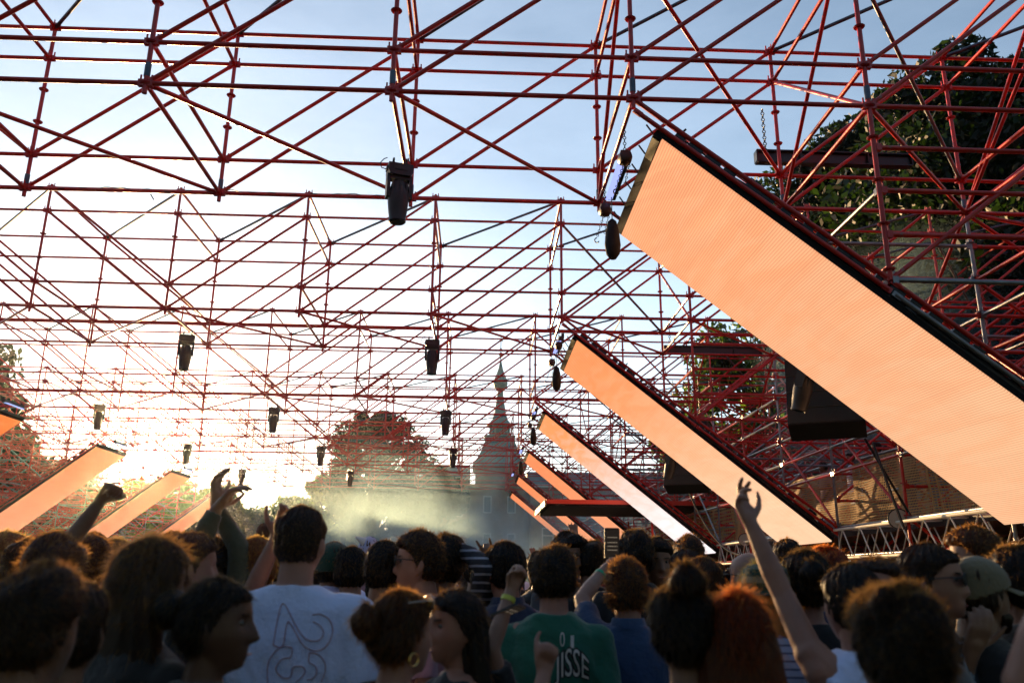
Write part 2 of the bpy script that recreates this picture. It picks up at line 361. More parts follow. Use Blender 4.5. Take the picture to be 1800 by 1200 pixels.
# ---------------------------------------------------------------- the sloped LED screens
SL_A = math.atan2(4.45-0.68, 6.55-1.85); SL_L = math.hypot(4.70, 3.77)
def screen_mat(name, top, bot, stripe=1.0, k=1.05, rip=.35):
    m = bpy.data.materials.new(name); m.use_nodes = True; n, l = m.node_tree.nodes, m.node_tree.links; n.clear()
    o = n.new('ShaderNodeOutputMaterial'); tcd = n.new('ShaderNodeTexCoord'); sp = n.new('ShaderNodeSeparateXYZ'); l.new(tcd.outputs['Object'], sp.inputs[0])
    def M(op, a, b=None, c=None):
        x = n.new('ShaderNodeMath'); x.operation = op
        for i, v in enumerate((a, b, c)):
            if v is None: continue
            if isinstance(v, (int, float)): x.inputs[i].default_value = v
            else: l.new(v, x.inputs[i])
        return x.outputs[0]
    mr = n.new('ShaderNodeMapRange'); l.new(sp.outputs['X'], mr.inputs['Value']); mr.inputs['From Max'].default_value = SL_L; mr.interpolation_type = 'SMOOTHSTEP'
    # slow rippled bands drifting over the picture that is shown
    mp_ = n.new('ShaderNodeMapping'); mp_.inputs['Scale'].default_value = (2.6, 0.55, 1); mp_.inputs['Rotation'].default_value = (0, 0, 0.35); l.new(tcd.outputs['Object'], mp_.inputs['Vector'])
    nz_ = n.new('ShaderNodeTexNoise'); nz_.inputs['Scale'].default_value = 1.6; nz_.inputs['Detail'].default_value = 3; nz_.inputs['Distortion'].default_value = 0.6; l.new(mp_.outputs[0], nz_.inputs['Vector'])
    r2 = n.new('ShaderNodeMapRange'); l.new(nz_.outputs['Fac'], r2.inputs['Value']); r2.inputs['From Min'].default_value = 0.38; r2.inputs['From Max'].default_value = 0.62; r2.inputs['To Min'].default_value = -0.20*rip; r2.inputs['To Max'].default_value = 0.22*rip
    fac = M('ADD', mr.outputs[0], r2.outputs[0])
    cx = n.new('ShaderNodeMix'); cx.data_type = 'RGBA'; l.new(fac, cx.inputs['Factor']); cx.inputs['A'].default_value = (*top, 1); cx.inputs['B'].default_value = (*bot, 1)
    # rows of diodes with their dark louvres, and faint tile joints every half metre
    row = M('POWER', M('ABSOLUTE', M('SINE', M('MULTIPLY', sp.outputs['X'], math.pi/0.030))), 0.8)
    col = M('ABSOLUTE', M('SINE', M('MULTIPLY', sp.outputs['Y'], math.pi/0.021)))
    grid = M('ADD', M('MULTIPLY', row, 0.60*stripe), M('ADD', M('MULTIPLY', col, 0.08), 0.98-0.42*stripe))
    nz2 = n.new('ShaderNodeTexNoise'); nz2.inputs['Scale'].default_value = 60; l.new(tcd.outputs['Object'], nz2.inputs['Vector'])
    grid = M('MULTIPLY', grid, M('ADD', M('MULTIPLY', nz2.outputs['Fac'], 0.12), 0.94))
    cv = n.new('ShaderNodeCombineXYZ'); l.new(M('FLOOR', M('MULTIPLY', sp.outputs['X'], 2.0)), cv.inputs[0]); l.new(M('FLOOR', M('MULTIPLY', sp.outputs['Y'], 2.0)), cv.inputs[1])
    wnz = n.new('ShaderNodeTexWhiteNoise'); wnz.noise_dimensions = '3D'; l.new(cv.outputs[0], wnz.inputs['Vector'])
    seam = M('MULTIPLY', M('GREATER_THAN', M('ABSOLUTE', M('SUBTRACT', M('FRACT', M('MULTIPLY', sp.outputs['X'], 2.0)), .5)), .492), -.10)
    grid = M('MULTIPLY', grid, M('ADD', M('ADD', M('MULTIPLY', wnz.outputs['Value'], 0.045), 0.975), seam))
    e = n.new('ShaderNodeEmission'); l.new(cx.outputs['Result'], e.inputs[0]); l.new(M('MULTIPLY', grid, k/(2**EXPO)), e.inputs[1])
    g_ = n.new('ShaderNodeBsdfGlossy'); g_.inputs['Roughness'].default_value = 0.6; g_.inputs['Color'].default_value = (0.04, 0.04, 0.04, 1)
    ad = n.new('ShaderNodeAddShader'); l.new(e.outputs[0], ad.inputs[0]); l.new(g_.outputs[0], ad.inputs[1]); l.new(ad.outputs[0], o.inputs[0])
    return m
OR1 = (1.0, 0.315, 0.115); PE1 = (1.0, 0.50, 0.24)
SCM = [screen_mat('screen_orange', (1.0, 0.40, 0.19), (0.96, 0.51, 0.28), 0.75, 1.03, .9),
       screen_mat('screen_orange_peach', (1.0, 0.32, 0.12), (1.0, 0.62, 0.38), 0.6, 1.08),
       screen_mat('screen_peach_white', (1.0, 0.33, 0.12), (1.0, 0.90, 0.90), 0.4, 1.15),
       screen_mat('screen_salmon', (1.0, 0.30, 0.12), (1.0, 0.42, 0.22), 0.3, 1.0)]
def make_screen(k, side):
    sgn = 1 if side == 'right' else -1
    w = ['nearest', 'second nearest', 'third', 'fourth', 'fifth', 'farthest'][k]
    T = empty('led_screen', (0, Y0+PER*k, 0), f'long glowing orange screen sloping down to the {side}, {w} in its row', 'led screen', f'sloped orange screens on the {side}')
    x0 = 1.85 if sgn > 0 else 2*MID-1.85
    # local frame: x runs down the slope, y away from the camera, z out of the back
    ex = Vector((sgn*math.cos(SL_A), 0, -math.sin(SL_A))); ez = Vector((sgn*math.sin(SL_A), 0, math.cos(SL_A))); ey = Vector((0, 1, 0))
    M = Matrix(((ex.x, ey.x, ez.x, x0), (ex.y, ey.y, ez.y, 0.02), (ex.z, ey.z, ez.z, 4.45+CAMZ), (0, 0, 0, 1)))
    W = 2.5
    m = SCM[min(k, 3)] if sgn > 0 else SCM[3] if k > 2 else SCM[1] if k < 2 else screen_mat('screen_left_orange', (1.0, 0.24, 0.06), (1.0, 0.14, 0.03), 0.4, 1.0)
    fc = MB().box((SL_L/2, W/2, 0.012), (SL_L, W, 0.024)).build('display_face', m, T, smooth=False); fc.matrix_local = M
    fr = MB(); fr.box((-.055, W/2, .06), (.105, W, .12)); fr.box((SL_L/2, W/2, 0.055), (SL_L+0.02, W+0.02, 0.06))
    for j in range(12):                            # cabinets, each with its own back box
        for i in range(5):
            fr.box((0.25+0.5*j, 0.25+0.5*i, 0.10), (0.42, 0.38, 0.04))
    f = fr.build('cabinet_frame', mat('matt_black', (.008, .008, .009), .85, spec=.2), T, smooth=False); f.matrix_local = M
    br = MB(); r3 = random.Random(k)
    for i in (0, 1, 2, 3, 4, 5):
        br.box((SL_L/2, min(max(0.5*i, 0.03), W-0.03), 0.12), (SL_L, 0.05, 0.05))
    for j in range(26):
        y = 0.03
        br.box((0.1+j*SL_L/26+r3.uniform(-.05, .05), y, 0.16+r3.uniform(0, .03)), (r3.uniform(.05, .20), 0.09, r3.uniform(.06, .16)))
        if j % 4 == 0: br.tube((0.1+j*SL_L/26, y, 0.15), (0.1+j*SL_L/26+0.02, y, 0.30), 0.012, seg=6)
    for i in range(6): br.tube((-0.14, 0.15+0.44*i, 0.1), (-0.26, 0.15+0.44*i, 0.14), 0.010, seg=5)
    b_ = br.build('rigging_bracket', BLACK, T, smooth=False); b_.matrix_local = M
    if k < 3:
        cp = MB().box((-0.055, W*0.10, -.004), (0.09, W*0.17, 0.008)).build('end_plate', mat('olive_plate', (0.16, 0.14, 0.04), 0.5, var=0.3), T, smooth=False); cp.matrix_local = M
        cbm = MB(); pts = []
        for j in range(60): pts.append((0.2+j*(SL_L-0.4)/59, 0.02+0.015*math.sin(j), 0.17+0.02*math.sin(j*0.9)))
        cbm.path(pts, 0.012, 5); c_ = cbm.build('cable', CABLE, T); c_.matrix_local = M
    return T
for k in range(6):
    make_screen(k, 'right')
    if k >= 2: make_screen(k, 'left')

# ---------------------------------------------------------------- moving heads hung under the trusses
def moving_head():
    T = empty('moving_head', (0, 0, 0))
    b = MB(); b.prism([(-.15, 0), (.15, 0), (.15, -.11), (.12, -.15), (-.12, -.15), (-.15, -.11)], (1, 0, 0), (0, 0, 1), (0, -.10, -.07), (0, .20, 0))
    b.box((0, -.102, -.13), (.16, .01, .06)); b.box((-.155, 0, -.12), (.02, .1, .05)); b.build('base', BLACK, T)
    c = MB(); 
    for x in (-.08, .08): c.ring((x, 0, 0), .032, .010, 10, 6, (1, 0, 0)); c.box((x, 0, -.05), (.03, .05, .05))
    c.box((0, 0, -.07), (.26, .06, .02)); c.build('clamp', BLACKM, T)
    y = MB()
    for s in (-1, 1): y.prism([(-.05, -.20), (.05, -.20), (.065, -.34), (.05, -.50), (-.05, -.50), (-.065, -.34)], (0, 1, 0), (0, 0, 1), (s*.135-.02, 0, 0), (.04, 0, 0))
    y.box((0, 0, -.235), (.30, .12, .05)); y.build('yoke', BLACK, T)
    h = MB().lathe([(.05, -.27), (.085, -.29), (.105, -.36), (.125, -.43), (.128, -.52), (.115, -.66), (.10, -.76), (.104, -.775), (.104, -.80), (.09, -.812), (.085, -.80)], 20)
    for a in range(8): h.box((.118*math.cos(a*math.pi/4), .118*math.sin(a*math.pi/4), -.40), (.02, .02, .16))
    hd = h.build('lamp_head', BLACK, T)
    MB().lathe([(.0, -.803), (.082, -.803), (.082, -.797), (0, -.797)], 20).build('lens', GLASS, hd)
    w = MB(); w.path([(-.16, 0, -.13), (-.22, .02, -.11), (-.24, .02, -.05), (-.2, 0, .0), (-.16, -.01, .02)], .006, 5)
    w.path([(.10, .05, -.06), (.14, .06, .03), (.1, .03, .07), (.03, 0, .03)], .006, 5); w.build('power_cable', CABLE, T)
    return T
mh = moving_head()
mhl = {(0, 1): 'large black moving head lamp hanging alone at the top centre', (1, 1): 'black moving head lamp hanging nearest below the large one, at mid centre',
       (1, -1): 'black moving head lamp hanging left of centre, directly above and right of the sun',
       (2, 1): 'small moving head lamp hanging between the spire and the bare tree', (2, -1): 'small moving head lamp hanging above the raised back of the tall man in white',
       (2, -3): 'hazy moving head lamp hanging left of the sun', (3, 1): 'tiny moving head lamp hanging close to the spire base',
       (3, -1): 'tiny moving head lamp hanging before the left edge of the leafy tree', (3, -3): 'glare washed moving head lamp hanging right beside the sun',
       (4, -1): 'tiny moving head lamp hanging over open sky left of the leafy tree', (4, -3): 'tiny moving head lamp hanging above the gap right of the raised hands',
       (5, -1): 'tiniest moving head lamp, far off at the end of the roof', (0, 2): '', }
first = True
for (k, i), lab in mhl.items():
    if not lab: continue
    o = mh if first else copy_tree(mh); first = False
    o.location = (X(i)-0.04, Y0+PER*k+B*0.56, Z0-0.03-TR); o.rotation_euler = (0, 0, 0.35*math.sin(k*2.1+i))
    tag(o, lab, 'stage light', 'moving head lamps under the roof')
for k in range(5):
    if k in (0, 1):
        o = copy_tree(mh); o.location = (4.35, Y0+PER*k+B*1.02, 4.55); o.rotation_euler = (0.3, 0, 0.8)
        tag(o, ['black moving head lamp tilted on the scaffold just behind the largest screen', 'small moving head lamp tilted on the scaffold behind the second screen'][k], 'stage light', 'moving head lamps on the right scaffold')

# blue light bars on the truss ends
BLUE = emit_mat('cold_blue_light', (0.38, 0.45, 1.0), 1.3/(2**EXPO))
def light_bar():
    T = empty('light_bar'); MB().box((0, 0, 0.0), (.10, 1.05, .10)).build('housing', BLACKM, T, smooth=False)
    MB().box((-0.045, 0, -.055), (.09, .98, .012), ).build('light_tube', BLUE, T, smooth=False)
    MB().box((0.03, .49, .06), (.06, .05, .10)).box((0.03, -.49, .06), (.06, .05, .10)).build('bracket', BLACKM, T, smooth=False)
    return T
lb = light_bar(); first = True
for k in range(5):
    for sgn in (1, -1):
        if sgn < 0 and k < 2: continue
        o = lb if first else copy_tree(lb); first = False
        x = X2+0.10 if sgn > 0 else 2*MID-X2-0.10
        o.location = (x, Y0+PER*k+B*0.62, Z0-0.12); o.rotation_euler = (0, 0 if sgn > 0 else math.pi*0, 0)
        if sgn < 0: o.scale = (-1, 1, 1)
        side = 'right' if sgn > 0 else 'left'
        tag(o, f'pale blue light bar under the roof by the top of the {["nearest", "second", "third", "fourth", "fifth"][k]} {side} screen', 'light bar', 'blue light bars under the trusses')

# chain hoists that hold the two nearest screens
def hoist():
    T = empty('chain_hoist')
    b = MB(); b.lathe([(.05, -.10), (.085, -.08), (.10, -.02), (.10, .06), (.07, .10), (.03, .11)], 12, R=Matrix.Rotation(math.pi/2, 3, 'X')); b.box((0, 0, .0), (.14, .13, .17))
    b.build('motor', mat('hoist_brown', (.045, .014, .008), .45, var=.3), T)
    c = MB()
    for j in range(7): c.ring((0, 0, .13+.045*j), .022, .006, 8, 5, (1, 0, 0) if j % 2 else (0, 1, 0))
    c.build('chain', BLACKM, T); c = MB()
    for j in range(9): c.ring((.03+.012*j, 0, -.12-.04*j), .018, .005, 8, 5, (1, 0, 0) if j % 2 else (0, 1, 0))
    c.build('chain', BLACKM, T); c = MB()
    for j in range(7): c.ring((-.05+.01*j, 0, -.12-.045*j), .018, .005, 8, 5, (1, 0, 0) if j % 2 else (0, 1, 0))
    c.build('chain', BLACKM, T)
    h = MB(); pts = [(.14+.035*math.cos(a), 0, -.52+.04*math.sin(a)) for a in [1.6-0.55*j for j in range(9)]]; h.path(pts, .009, 6); h.build('hook', BLACKM, T)
    return T
ho = hoist(); first = True
for k in range(3):
    for j, (dx, dy) in enumerate(((-0.02, 0.45), (-0.04, 1.80))):
        o = ho if first else copy_tree(ho); first = False
        o.location = (X2+dx, Y0+PER*k+dy, Z0-0.46); o.scale = (.8, .8, .8); o.rotation_euler = (0, 0, math.pi)
        tag(o, f'brown chain hoist at the {"near" if j == 0 else "far"} top corner of the {["nearest", "second", "third"][k]} right screen', 'chain hoist', 'chain hoists on the screens')
cbag = MB().lathe([(.02, .28), (.07, .24), (.11, .10), (.13, -.08), (.11, -.20), (.05, -.27), (.01, -.28)], 14)
bgm = mat('black_bag_fabric', (.004, .004, .005), .8, bump=.5, bscale=14)
for k in range(4):
    o = cbag.build('chain_bag', bgm); o.location = (X2+0.08, Y0+PER*k+2.0, Z0-0.72-.05); o.scale = (.8, .8, 1)
    tag(o, f'slack black chain bag dangling beside the {["nearest", "second", "third", "fourth"][k]} right screen', 'chain bag', 'chain bags under the hoists')
    MB().tube((0, 0, .27), (0, 0, .62), .008, seg=5).build('chain', BLACKM, o)

# hoist beams on chains between the scaffold columns
for k in (0, 1):
    bm = MB(); y = Y0+PER*k+B*1.15; z = Z0+.28
    bm.box((0, 0, .09), (2.3, .12, .02)).box((0, 0, -.09), (2.3, .12, .02)).box((0, 0, 0), (2.3, .02, .17))
    for x in (-1.15, -.5, .5, 1.15): bm.box((x, 0, 0), (.02, .12, .17))
    bx = at(1465, 280, y).x if k == 0 else 5.4
    o = bm.build('hoist_beam', BLACKM, smooth=False); o.location = (bx, y, at(1465, 280, y).z if k == 0 else Z0+.2)
    tag(o, ['black steel beam slung level in the scaffold before the big tree', 'grey black steel beam slung level behind the second screen'][k], 'beam', 'black hoist beams')
    for x in (-1.0, 1.0):
        ch = MB()
        for j in range(14): ch.ring((x, 0, .12+.05*j), .024, .007, 8, 5, (1, 0, 0) if j % 2 else (0, 1, 0))
        ch.build('chain', BLACKM, o)
    ch = MB()
    for j in range(22): ch.ring((-.52, 0, -.14-.05*j), .024, .007, 8, 5, (1, 0, 0) if j % 2 else (0, 1, 0))
    ch.build('chain', BLACKM, o)

# flown loudspeaker arrays behind the screens
GRILL = mat('speaker_grille', (.03, .027, .015), .6, metal=.2, bump=.5, bscale=160)
for k in (0, 1):
    T = empty('line_array', (0, 0, 0), ['black flown loudspeaker column behind the lower half of the nearest screen', 'hazy black flown loudspeaker column behind the second screen'][k], 'loudspeaker', 'flown loudspeaker arrays')
    p = Vector((0, 0, 0)); tilt = 0.02
    for j in range(6):
        R = Matrix.Rotation(-tilt, 3, 'X'); h = .36
        cb_ = MB(); c = p+R @ Vector((0, 0, -h/2)); cb_.box(c, (1.30, .55, h-.012), R)
        cab = cb_.build('cabinet', BLACK, T, smooth=False)
        MB().box(c+R @ Vector((0, -.282, 0)), (1.26, .014, h-.05), R).build('grille', GRILL, cab, smooth=False)
        MB().box(c+R @ Vector((0, -.28, h/2-.004)), (1.30, .03, .008), R).build('gap_strip', mat('worn_edge', (.10, .09, .04), .5), cab, smooth=False)
        p = p+R @ Vector((0, 0, -h)); tilt += .075
    MB().box((0, 0, .05), (1.2, .5, .06)).tube((-.4, 0, .05), (-.4, 0, 1.4), .012, seg=6).tube((.4, 0, .05), (.4, 0, 1.4), .012, seg=6).build('fly_frame', BLACKM, T, smooth=False)
    T.scale = (.75, .8, .75); T.location = (4.85, Y0+PER*k+B+.9, 5.15); T.rotation_euler = (0, 0, -0.45)

# ---------------------------------------------------------------- balcony deck with net, aluminium lighting truss
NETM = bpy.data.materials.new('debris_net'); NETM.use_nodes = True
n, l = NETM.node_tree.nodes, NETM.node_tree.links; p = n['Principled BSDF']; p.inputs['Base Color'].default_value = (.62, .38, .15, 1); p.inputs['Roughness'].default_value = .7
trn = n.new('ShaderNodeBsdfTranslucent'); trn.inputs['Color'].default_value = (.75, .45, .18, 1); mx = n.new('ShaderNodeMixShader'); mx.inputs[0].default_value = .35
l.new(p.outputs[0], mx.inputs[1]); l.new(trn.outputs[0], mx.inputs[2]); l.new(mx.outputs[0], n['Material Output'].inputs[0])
WOOD = mat('deck_board', (.16, .10, .055), .8, var=.3, bump=.3)
def net_mesh(L, H, pitch, seed):
    """an open woven net: real strips, hanging with folds"""
    r4 = random.Random(seed); b = MB(); nx = int(L/pitch); nz_ = int(H/pitch)
    def P(u, v):
        x, z = u*L, v*H
        d = .05*math.sin(x*2.3+seed)+.035*math.sin(x*6.1+z*2)+.03*math.sin(z*5+x*1.4+seed*2)
        d += .10*math.exp(-((x-L*.63)/.28)**2)*math.sin(x*24)*.5
        return (d*(0.3+.7*v*(1-v)*4), x, z-.03*math.sin(x*1.7)*v)
    w = pitch*.21
    for i in range(nx+1):
        vs, fs = [], []
        u = i/nx
        M_ = max(8, nz_//2)
        for j in range(M_+1):
            q = P(u, j/M_); vs += [(q[0], q[1]-w, q[2]), (q[0], q[1]+w, q[2])]
        fs = [(2*j, 2*j+1, 2*j+3, 2*j+2) for j in range(M_)]
        b.add(vs, fs)
    for j in range(nz_+1):
        vs = []; v = j/nz_; M_ = nx
        for i in range(M_+1):
            q = P(i/M_, v); vs += [(q[0]-.003, q[1], q[2]-w*1.15), (q[0]-.003, q[1], q[2]+w*1.15)]
        b.add(vs, [(2*i, 2*i+1, 2*i+3, 2*i+2) for i in range(M_)])
    return b
for k in range(5):
    T = empty('balcony', (7.15, Y0+PER*k, 0), f'raised spectator deck behind brown netting on the right, {["nearest", "second", "third", "fourth", "fifth"][k]} bay', 'balcony', 'netted balconies on the right')
    MB().box((2.6, PER/2, 2.50), (5.2, PER-.02, .08)).build('deck', WOOD, T, smooth=False)
    rl = MB()
    for z in (3.05, 3.72): rl.tube((0, 0, z), (0, PER-.05, z+.12), TR, seg=8)
    for j in range(4): rl.tube((0.03, .05+j*B*.99, 2.5), (0.03, .05+j*B*.99, 3.85), TR, seg=8)
    rl.build('guard_rail', SILVER, T)
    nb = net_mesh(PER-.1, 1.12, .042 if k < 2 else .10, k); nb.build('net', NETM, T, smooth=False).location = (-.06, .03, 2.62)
    MB().box((-.10, PER/2, 2.53), (.04, PER-.04, .16)).build('toe_board', mat('dark_board', (.035, .02, .015), .7), T, smooth=False)
    # dark skirt of netting below the deck
    sk = net_mesh(PER-.1, 2.2, .075 if k < 2 else .15, k+9).build('skirt_net', mat('dark_red_net', (.10, .02, .015), .8), T, smooth=False); sk.location = (.9, .03, .15)
def lattice(L, w=.50, seg=8):
    b = MB(); r = .025
    for y in (-w/2, w/2):
        for z in (-w/2, w/2): b.tube((0, y, z), (L, y, z), r, seg=seg)
    n_ = int(L/.64)
    c = MB()
    for i in range(n_):
        x0 = i*L/n_; x1 = x0+L/n_/2; x2 = x0+L/n_
        for y in (-w/2, w/2): c.tube((x0, y, -w/2), (x1, y, w/2), .0125, seg=6); c.tube((x1, y, w/2), (x2, y, -w/2), .0125, seg=6)
        for z in (-w/2, w/2): c.tube((x0, -w/2, z), (x1, w/2, z), .0125, seg=6); c.tube((x1, w/2, z), (x2, -w/2, z), .0125, seg=6)
    return b, c
for k in range(3):
    T = empty('lattice_truss', (6.82, Y0+PER*k+B+.12, 2.28), f'aluminium lattice truss with draped cables below the {["nearest", "second", "third"][k]} netted balcony', 'lattice truss', 'aluminium lattice trusses')
    T.rotation_euler = (0, 0, math.pi/2)
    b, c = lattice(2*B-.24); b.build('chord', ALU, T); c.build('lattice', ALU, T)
    w = MB(); r5 = random.Random(k)
    for q in range(7):
        ph = r5.uniform(0, 6); pts = [(.1+j*(2*B-.5)/44, -.2+.04*math.sin(ph), -.19-.035*abs(math.sin(j*.30+ph))-.01*q+.01*math.sin(j+ph)) for j in range(45)]
        w.path(pts, .007, 5)
    w.build('cable', mat('cream_cable', (.42, .36, .22), .5), T)
    # round flood lamp on the truss
    S = empty('flood_lamp', (6.62, Y0+PER*k+B+2.7, 2.58), f'round black flood lamp on the {["nearest", "second", "third"][k]} aluminium truss', 'flood lamp', 'round lamps on the aluminium trusses')
    S.rotation_euler = (0, 0, math.radians(-22))
    R_ = Matrix.Rotation(math.pi/2, 3, 'X')
    MB().lathe([(.02, -.34), (.08, -.33), (.11, -.24), (.12, -.1), (.155, 0), (.165, .02), (.165, .05), (.14, .05)], 20, R=R_).build('housing', BLACK, S)
    MB().lathe([(0, .035), (.145, .035), (.145, .052), (0, .052)], 20, R=R_).build('lens', mat('lamp_lens', (.55, .5, .36), .25, bump=.6, bscale=60), S)
    MB().tube((.12, .1, 0), (.30, .1, -.05), .02, seg=6).box((.30, .1, -.08), (.06, .08, .14)).build('bracket', BLACKM, S)

# canopy of the booth between the third and fourth screen
T = empty('booth_canopy', (0, 0, 0), 'flat canopy with a bright red front edge beyond the third right screen', 'canopy')
MB().box((5.15, 28.0, 3.93), (6.1, 4.4, .05)).build('roof', mat('canopy_top', (.03, .03, .03), .6), T, smooth=False)
MB().box((5.15, 25.75, 3.90), (6.1, .06, .13)).build('fascia', mat('red_fascia', (.75, .06, .03), .4), T, smooth=False)
MB().box((2.07, 28.0, 3.86), (.05, 4.4, .18)).build('side_trim', mat('tan_trim', (.60, .42, .18), .5), T, smooth=False)
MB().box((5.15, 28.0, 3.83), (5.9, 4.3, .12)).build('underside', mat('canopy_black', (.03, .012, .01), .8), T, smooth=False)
for x, y in ((5.4, 25.9), (8.0, 25.9), (5.4, 30.0), (8.0, 30.0)): MB().tube((x, y, 0), (x, y, 3.6), .035, seg=8).build('post', RED, T)

# loose hanging cables on the right
for q, (p0, p1, sag, r_) in enumerate(((at(1520, 770, 12.6), at(1600, 905, 12.8), .0, .02), (at(1205, 850, 19), at(1300, 975, 17), .35, .02), (at(1535, 780, 12.4), at(1590, 930, 12.2), .02, .022))):
    pts = [tuple(p0.lerp(p1, j/24)+Vector((0, 0, -4*sag*(j/24)*(1-j/24)))) for j in range(25)]
    MB().path(pts, r_, 6).build('hanging_cable', CABLE, label=['thick black cable dropping past the netted balcony', 'black cable curving down from the far speaker to the truss', 'second black cable crossing the brown net to the lamp'][q], cat='cable', group='loose cables on the right')
# pale cloth bundle tied at the foot of the second screen
MB().box((0, 0, 0), (.26, .2, .17), Matrix.Rotation(.6, 3, 'Y')).build('bag', mat('white_cloth', (.5, .5, .55), .7, bump=.3, bscale=9), label='small white cloth bag tied at the foot of the second screen', cat='bag').location = at(1455, 922, 15.6)
# ---------------------------------------------------------------- trees
def leaf_material(name, col):
    m = bpy.data.materials.new(name); m.use_nodes = True; n, l = m.node_tree.nodes, m.node_tree.links; p = n['Principled BSDF']
    g_ = n.new('ShaderNodeNewGeometry'); r = n.new('ShaderNodeMapRange'); l.new(g_.outputs['Random Per Island'], r.inputs['Value']); r.inputs['To Min'].default_value = .5; r.inputs['To Max'].default_value = 1.5
    s = n.new('ShaderNodeVectorMath'); s.operation = 'SCALE'; s.inputs[0].default_value = col; l.new(r.outputs[0], s.inputs['Scale'])
    l.new(s.outputs[0], p.inputs['Base Color']); p.inputs['Roughness'].default_value = .55
    t = n.new('ShaderNodeBsdfTranslucent'); s2 = n.new('ShaderNodeVectorMath'); s2.operation = 'MULTIPLY'; s2.inputs[1].default_value = (1.7, 2.4, .7); l.new(s.outputs[0], s2.inputs[0]); l.new(s2.outputs[0], t.inputs['Color'])
    mx = n.new('ShaderNodeMixShader'); mx.inputs[0].default_value = .45; l.new(p.outputs[0], mx.inputs[1]); l.new(t.outputs[0], mx.inputs[2]); l.new(mx.outputs[0], n['Material Output'].inputs[0])
    return m
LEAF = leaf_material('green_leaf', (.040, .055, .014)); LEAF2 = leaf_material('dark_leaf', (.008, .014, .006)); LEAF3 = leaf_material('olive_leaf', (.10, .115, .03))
BARK = mat('bark', (.06, .045, .03), .9, bump=.8, bscale=8, var=.3)
def tree(base, H, W, crown_lo, nleaf, leaf, seed, lm, label, group=None, name='broadleaf_tree', nclump=70):
    rg = np.random.default_rng(seed); r_ = random.Random(seed)
    T = empty(name, base, label, 'tree', group)
    zc = (H+crown_lo)/2; hz_ = (H-crown_lo)/2
    cl_ = []
    while len(cl_) < nclump:
        q = rg.uniform(-1, 1, 3); d = np.linalg.norm(q)
        if d > 1 or d < .35 or rg.random() > d**1.2+.1: continue
        t = q[2]; wf = 1.0-.25*max(0, t)**2-.15*max(0, -t)
        cl_.append((q[0]*W/2*wf, q[1]*W/2*wf, zc+q[2]*hz_, rg.uniform(.09, .20)*W*(1.2-.4*d)))
    cl_ = np.array(cl_)
    idx = rg.integers(0, len(cl_), nleaf)
    dd = rg.normal(0, 1, (nleaf, 3)); dd /= np.linalg.norm(dd, axis=1)[:, None]; rad = cl_[idx, 3]*rg.random(nleaf)**.45
    c = cl_[idx, :3]+dd*rad[:, None]*np.array([1, 1, .72])
    a = rg.normal(0, 1, (nleaf, 3)); a /= np.linalg.norm(a, axis=1)[:, None]
    b = rg.normal(0, 1, (nleaf, 3)); b -= a*np.sum(a*b, 1)[:, None]; b /= np.linalg.norm(b, axis=1)[:, None]
    s = leaf*rg.uniform(.6, 1.4, nleaf)[:, None]
    v = np.stack([c-a*s*1.3, c-b*s*.62, c+a*s*1.3, c+b*s*.62], 1).reshape(-1, 3)
    me = bpy.data.meshes.new('crown'); me.vertices.add(len(v)); me.vertices.foreach_set('co', v.ravel())
    me.loops.add(4*nleaf); me.loops.foreach_set('vertex_index', np.arange(4*nleaf)); me.polygons.add(nleaf)
    me.polygons.foreach_set('loop_start', np.arange(0, 4*nleaf, 4)); me.update(calc_edges=True); me.materials.append(lm)
    inst(me, 'crown', T)
    t = MB(); r0 = H*.022+.08
    t.tube((0, 0, -.1), (0, 0, crown_lo), r0, r0*.75, 10); t.tube((0, 0, crown_lo), (.1, 0, zc), r0*.75, r0*.4, 8); t.tube((.1, 0, zc), (0, 0, H*.9), r0*.4, r0*.08, 6)
    for j in range(min(26, nclump)):
        q = cl_[j]; z = crown_lo+(q[2]-crown_lo)*r_.uniform(.25, .6); m_ = (q[0]*.5, q[1]*.5, (z+q[2])/2+.3)
        rr = r0*.3; t.tube((0, 0, z), m_, rr, rr*.6, 6, False); t.tube(m_, tuple(q[:3]), rr*.6, rr*.12, 5, False)
    t.build('trunk', BARK, T)
    return T
def base_at(px, Y): p = at(px, 800, Y); return (p.x, Y, 0)
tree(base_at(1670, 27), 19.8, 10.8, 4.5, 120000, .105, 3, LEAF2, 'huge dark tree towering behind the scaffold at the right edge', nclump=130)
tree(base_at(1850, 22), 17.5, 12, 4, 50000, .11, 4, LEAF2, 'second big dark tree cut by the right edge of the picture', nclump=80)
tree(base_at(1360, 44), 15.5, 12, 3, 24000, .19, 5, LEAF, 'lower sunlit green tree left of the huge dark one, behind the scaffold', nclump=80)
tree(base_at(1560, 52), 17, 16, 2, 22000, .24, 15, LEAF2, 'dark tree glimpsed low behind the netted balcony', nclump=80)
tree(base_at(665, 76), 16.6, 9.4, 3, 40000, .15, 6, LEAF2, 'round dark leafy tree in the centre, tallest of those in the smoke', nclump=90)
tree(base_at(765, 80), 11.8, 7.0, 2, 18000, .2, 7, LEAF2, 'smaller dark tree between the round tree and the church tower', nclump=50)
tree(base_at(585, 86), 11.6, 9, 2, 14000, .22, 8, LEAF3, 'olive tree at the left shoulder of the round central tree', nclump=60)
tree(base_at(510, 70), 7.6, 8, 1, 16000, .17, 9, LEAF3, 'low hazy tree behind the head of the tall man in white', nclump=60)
bg_l = [(440, 88, 6.5, 9), (395, 80, 9.5, 7), (320, 84, 10.3, 12), (262, 78, 9.5, 10), (205, 84, 9.5, 12), (130, 76, 10.5, 11), (50, 70, 12.0, 11), (-30, 66, 12.5, 8), (-150, 52, 17, 12)]
